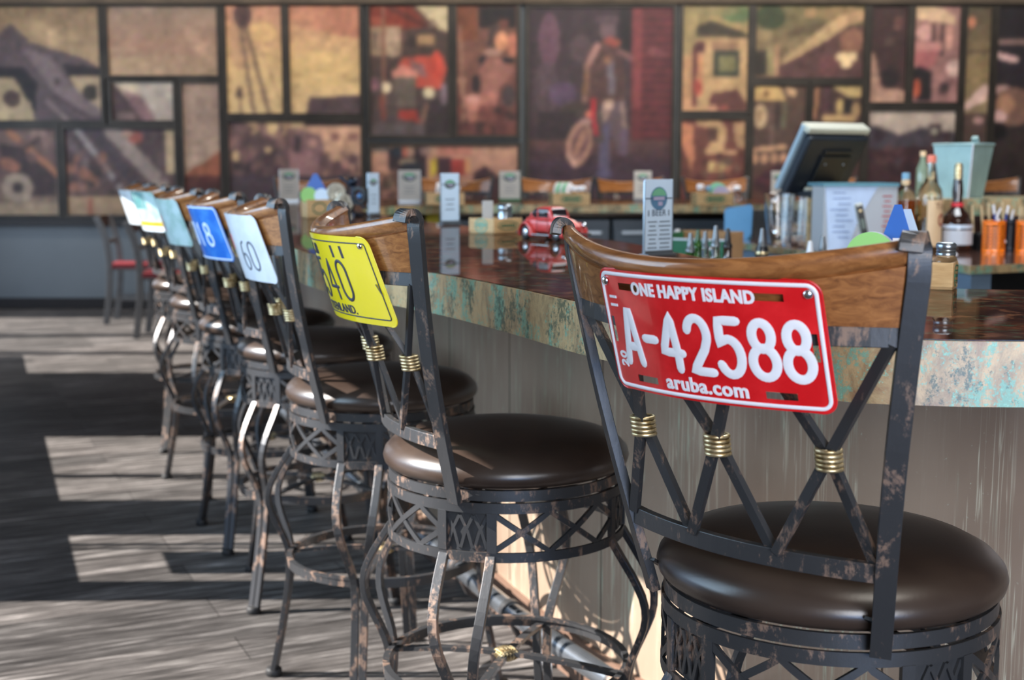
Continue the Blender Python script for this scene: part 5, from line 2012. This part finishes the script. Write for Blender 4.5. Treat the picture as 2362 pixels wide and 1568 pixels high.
# pierced white metal ornament
X, Y = (792 - 1181) / F_PX * 4.7, 4.72
t = thing('pierced_metal_ornament', 'white pierced metal ornament with a glint, standing behind the yellow-plate stool', 'ornament', (X, Y, BT), rad(35))
BONE = plain('worn_white_metal', (205, 200, 185), .3, .4, .15, 40)
mb = MB()
out = [(.028 * math.cos(2 * PI * q / 8 + .2), .052 * math.sin(2 * PI * q / 8 + .2)) for q in range(8)]
mb.sweep([(a, 0, .058 + b) for a, b in out], .006, .012, hint=(0, 0, 1), closed=True)
for q in range(8):
    a, b = out[q]
    mb.sweep([(a * .3, 0, .058 + b * .3), (a, 0, .058 + b)], .0035, .010, hint=(1, 0, 0))
mb.lathe([(.0005, -.006), (.012, -.006), (.012, .006), (.0005, .006)], (0, 0, .058), n=18, M=Matrix.Rotation(PI / 2, 4, 'X'))
mb.build('pierced_plate', BONE, t)
mb = MB()
c0 = Vector((-.012, .03, .118))
mb.sweep([c0 + Vector((.026 * math.cos(2 * PI * q / 20), 0, .024 * math.sin(2 * PI * q / 20))) for q in range(20)], .005, .009, hint=(0, 1, 0), closed=True)
for q in range(5):
    a = 2 * PI * q / 5
    mb.sweep([c0, c0 + Vector((.024 * math.cos(a), 0, .023 * math.sin(a)))], .003, .007, hint=(0, 1, 0))
mb.rod((0, .02, .0), tuple(c0), .006)
mb.build('spoked_wheel', BONE, t)
# dark metal gadget
X, Y = (812 - 1181) / F_PX * 5.6, 5.62
t = thing('metal_gadget', 'dark spiky metal gadget with blue glints, left of the narrow menu card', 'ornament', (X, Y, BT), rad(-20))
DKM = plain('dark_blued_metal', (42, 48, 60), .28, .8)
mb = MB()
mb.lathe([(.0005, 0), (.05, 0), (.05, .012), (.02, .02), (.0005, .022)], n=24)
mb.rod((0, 0, .01), (.01, 0, .13), .009).rod((.01, 0, .12), (-.055, 0, .165), .007).rod((.005, 0, .09), (.06, 0, .03), .006).rod((.0, 0, .07), (-.045, 0, .03), .006)
mb.build('frame', DKM, t)
MB().sweep([(.035 + .028 * math.cos(2 * PI * q / 18), 0, .085 + .034 * math.sin(2 * PI * q / 18)) for q in range(18)], .008, .006, hint=(0, 1, 0), closed=True).build('wheel', BLACK, t)
MB().ball((.012, -.01, .145), .02, 10).build('dial', DKM, t)
MB().ball((.04, -.005, .085), .012, 8).build('blue_glint', plain('glossy_blue', (60, 120, 180), .1, coat=1), t)  # blue ball stands in for the glints on the metal

# ------------------------------------------------------------------ red toy car
CARRED = enamel('faded_red_car_paint', (206, 62, 60), .32, (214, 86, 80))
m = Mat('dark_car_glass', lin((34, 28, 32)), .1, coat=.6)
CARGL = m.m
t = thing('toy_car', 'red vintage beetle-shaped toy car standing on the bar top', 'toy car', (.118, 3.80, BT), math.atan2(-.81, .58))
t.scale = (1.12, 1.12, 1.08)


def loft(mb, st, p=2.6, nx=44, n=36, mi=None):
    xs = [s[0] for s in st]
    V, Fc, Mi = [], [], []
    X = np.linspace(xs[0], xs[-1], nx)
    A = [np.interp(X, xs, [s[k] for s in st]) for k in (1, 2, 3)]
    for k in range(1):
        for a in A:
            a[1:-1] = (a[:-2] + 2 * a[1:-1] + a[2:]) / 4
    for i in range(nx):
        hw, z0, z1 = A[0][i], A[1][i], A[2][i]
        for q in range(n):
            th = 2 * PI * q / n
            c, s_ = math.cos(th), math.sin(th)
            V.append((X[i], hw * math.copysign(abs(c) ** (2 / p), c), (z0 + z1) / 2 + (z1 - z0) / 2 * math.copysign(abs(s_) ** (2 / p), s_)))
    for i in range(nx - 1):
        for q in range(n):
            f = (i * n + q, (i + 1) * n + q, (i + 1) * n + (q + 1) % n, i * n + (q + 1) % n)
            c = sum((Vector(V[j]) for j in f), Vector()) / 4
            Fc.append(f)
            Mi.append(mi(c) if mi else 0)
    Fc += [tuple(range(n))[::-1], tuple((nx - 1) * n + q for q in range(n))]
    Mi += [0, 0]
    n0 = len(mb.v)
    mb.v += V
    mb.f += [tuple(j + n0 for j in f) for f in Fc]
    mb.sm += [True] * len(Fc)
    mb.mi += Mi
    return mb


mb = loft(MB(), [(-.108, .012, .026, .036), (-.098, .024, .020, .050), (-.08, .031, .016, .062), (-.05, .034, .014, .066), (.03, .034, .014, .062), (.045, .031, .015, .060), (.07, .026, .016, .055), (.09, .019, .02, .046), (.102, .010, .026, .038)])
mb.build('body', CARRED, t)


def winmi(c):
    side = abs(c.y) > .022 and .0605 < c.z < .081
    if side and (-.056 < c.x < -.027 or -.022 < c.x < .017):
        return 1
    if c.x > .021 and .0615 < c.z < .083 and abs(c.y) < .0235:
        return 1
    if c.x < -.05 and .064 < c.z < .075 and abs(c.y) < .013:
        return 1
    return 0


mb = loft(MB(), [(-.078, .018, .045, .060), (-.066, .025, .045, .072), (-.045, .029, .045, .083), (-.02, .031, .045, .0875), (.005, .031, .045, .0875), (.018, .030, .045, .0855), (.0235, .0295, .045, .083), (.028, .029, .045, .070), (.034, .028, .045, .060)], p=4.2, nx=70, n=60, mi=winmi)
mb.build('cabin', [CARRED, CARGL], t)
for sx, x in ((1, .064), (-1, -.066)):
    for s_ in (-1, 1):
        V, Fc = [], []
        nn = 20
        prof = [(-.006, .80), (.0, .97), (.008, 1.05), (.016, 1.0), (.021, .86)]
        for q in range(nn + 1):
            a = PI * (-.12 + 1.24 * q / nn)
            for (dy, k) in prof:
                V.append((x + .0265 * k * math.cos(a), s_ * (.024 + dy), .018 + .0275 * k * math.sin(a)))
        mP = len(prof)
        for q in range(nn):
            for k in range(mP - 1):
                j = q * mP + k
                Fc.append((j, j + 1, j + mP + 1, j + mP))
        fo = MB().add(V, Fc, True).build('fender', CARRED, t)
        md = fo.modifiers.new('thickness', 'SOLIDIFY')
        md.thickness = .0012
        wm = MB()
        M = Matrix.Translation((x, s_ * .036, .018)) @ Matrix.Rotation(PI / 2, 4, 'X')
        wm.lathe([(.0005, -.006), (.0105, -.006), (.0165, -.005), (.018, -.002), (.018, .002), (.0165, .005), (.0105, .006), (.0005, .006)], n=28, M=M)
        wh = wm.build('wheel', BLACK_RUBBER, t)
        hm = MB().lathe([(.0005, -.0085), (.004, -.008), (.005, -.0065), (.0085, -.0066), (.0095, -.0058), (.0095, .0058), (.0085, .0066), (.005, .0065), (.004, .008), (.0005, .0085)], n=24, M=M)
        hm.build('hubcap', CHROME, wh)
for s_ in (-1, 1):
    MB().box((0, s_ * .037, .0135), (.082, .010, .003)).build('running_board', CHROME, t, bevel=.0008)
    hl = MB().ball((.088, s_ * .031, .040), .0075, 8)
    hl.build('headlight', CHROME, t)
for x in (.112, -.113):
    MB().sweep([(x - math.copysign(.012, x), -.043, .018), (x - math.copysign(.003, x), -.034, .018), (x, 0, .018), (x - math.copysign(.003, x), .034, .018), (x - math.copysign(.012, x), .043, .018)], .0025, .0015, hint=(0, 0, 1)).build('bumper', CHROME, t)
mb = MB()
for s_ in (-1, 1):
    for x in (-.024, .022):
        mb.box((x, s_ * .0343, .042), (.0008, .0006, .042))
    mb.box((-.002, s_ * .0346, .050), (.046, .0006, .0008))
mb.build('door_lines', DEEP, t)
MB().box((.008, -.0352, .050), (.008, .002, .0016)).box((.008, .0352, .050), (.008, .002, .0016)).build('door_handle', CHROME, t)

# ------------------------------------------------------------------ dining furniture at the far left
GREYM = plain('grey_chair_metal', (112, 112, 112), .35, .5)
REDSEAT = plain('red_vinyl', (122, 42, 48), .4)


def dining(x, y, rz, label):
    t = thing('dining_chair', label, 'chair', (x, y, 0), rz, group='dining chairs at the left')
    MB().prism(rrect(.42, .40, .05), .455, .485).build('seat', REDSEAT, t, bevel=.008)
    MB().sweep([(-.19, -.18, .445), (.19, -.18, .445), (.19, .18, .445), (-.19, .18, .445)], .012, .010, closed=True).build('seat_frame', GREYM, t)
    for s_ in (-1, 1):
        path = [(-.23, s_ * .185, .0), (-.20, s_ * .185, .22), (-.185, s_ * .185, .44), (-.195, s_ * .185, .60), (-.225, s_ * .185, .74), (-.275, s_ * .185, .86)]
        MB().sweep(catm3(path), .024, .014, hint=(1, 0, 0)).build('back_leg', GREYM, t, bevel=.002)
        MB().sweep([(.19, s_ * .17, .45), (.20, s_ * .175, 0)], .014, .014).build('front_leg', GREYM, t, bevel=.002)
    MB().sweep([(-.265, -.19, .82), (-.275, 0, .825), (-.265, .19, .82)], .045, .008, hint=(0, 0, 1)).build('top_rail', plain('dark_wood_slat', (58, 34, 24), .4), t, bevel=.002)
    MB().sweep([(-.215, -.18, .66), (-.225, 0, .66), (-.215, .18, .66)], .02, .006, hint=(0, 0, 1)).build('middle_rail', GREYM, t)
    MB().box((-.015, .175, .20), (.38, .016, .02)).box((-.015, -.175, .20), (.38, .016, .02)).build('stretcher', GREYM, t)
    return t


def catm3(P, n=4):
    out = []
    P = [Vector(p) for p in P]
    for i in range(len(P) - 1):
        p0, p1, p2, p3 = P[max(0, i - 1)], P[i], P[i + 1], P[min(len(P) - 1, i + 2)]
        for k in range(n):
            t_ = k / n
            out.append(.5 * ((2 * p1) + (p2 - p0) * t_ + (2 * p0 - 5 * p1 + 4 * p2 - p3) * t_ * t_ + (3 * p1 - p0 - 3 * p2 + p3) * t_ ** 3))
    return out + [P[-1]]


dining(-2.55, 9.85, rad(2), 'grey metal dining chair with a red seat, nearer of the two at the left')
dining(-3.05, 10.75, rad(4), 'grey metal dining chair standing behind the nearer one, by the wainscot')
t = thing('dining_table', 'dark dining table mostly hidden behind the far bar stools', 'table', (-1.95, 10.35, 0), rad(3))
MB().box((0, 0, .74), (.8, 1.3, .04)).build('tabletop', BROWN, t, bevel=.004)
MB().rod((0, 0, .02), (0, 0, .72), .04).box((0, 0, .012), (.5, .5, .024)).build('pedestal', BLACK, t)
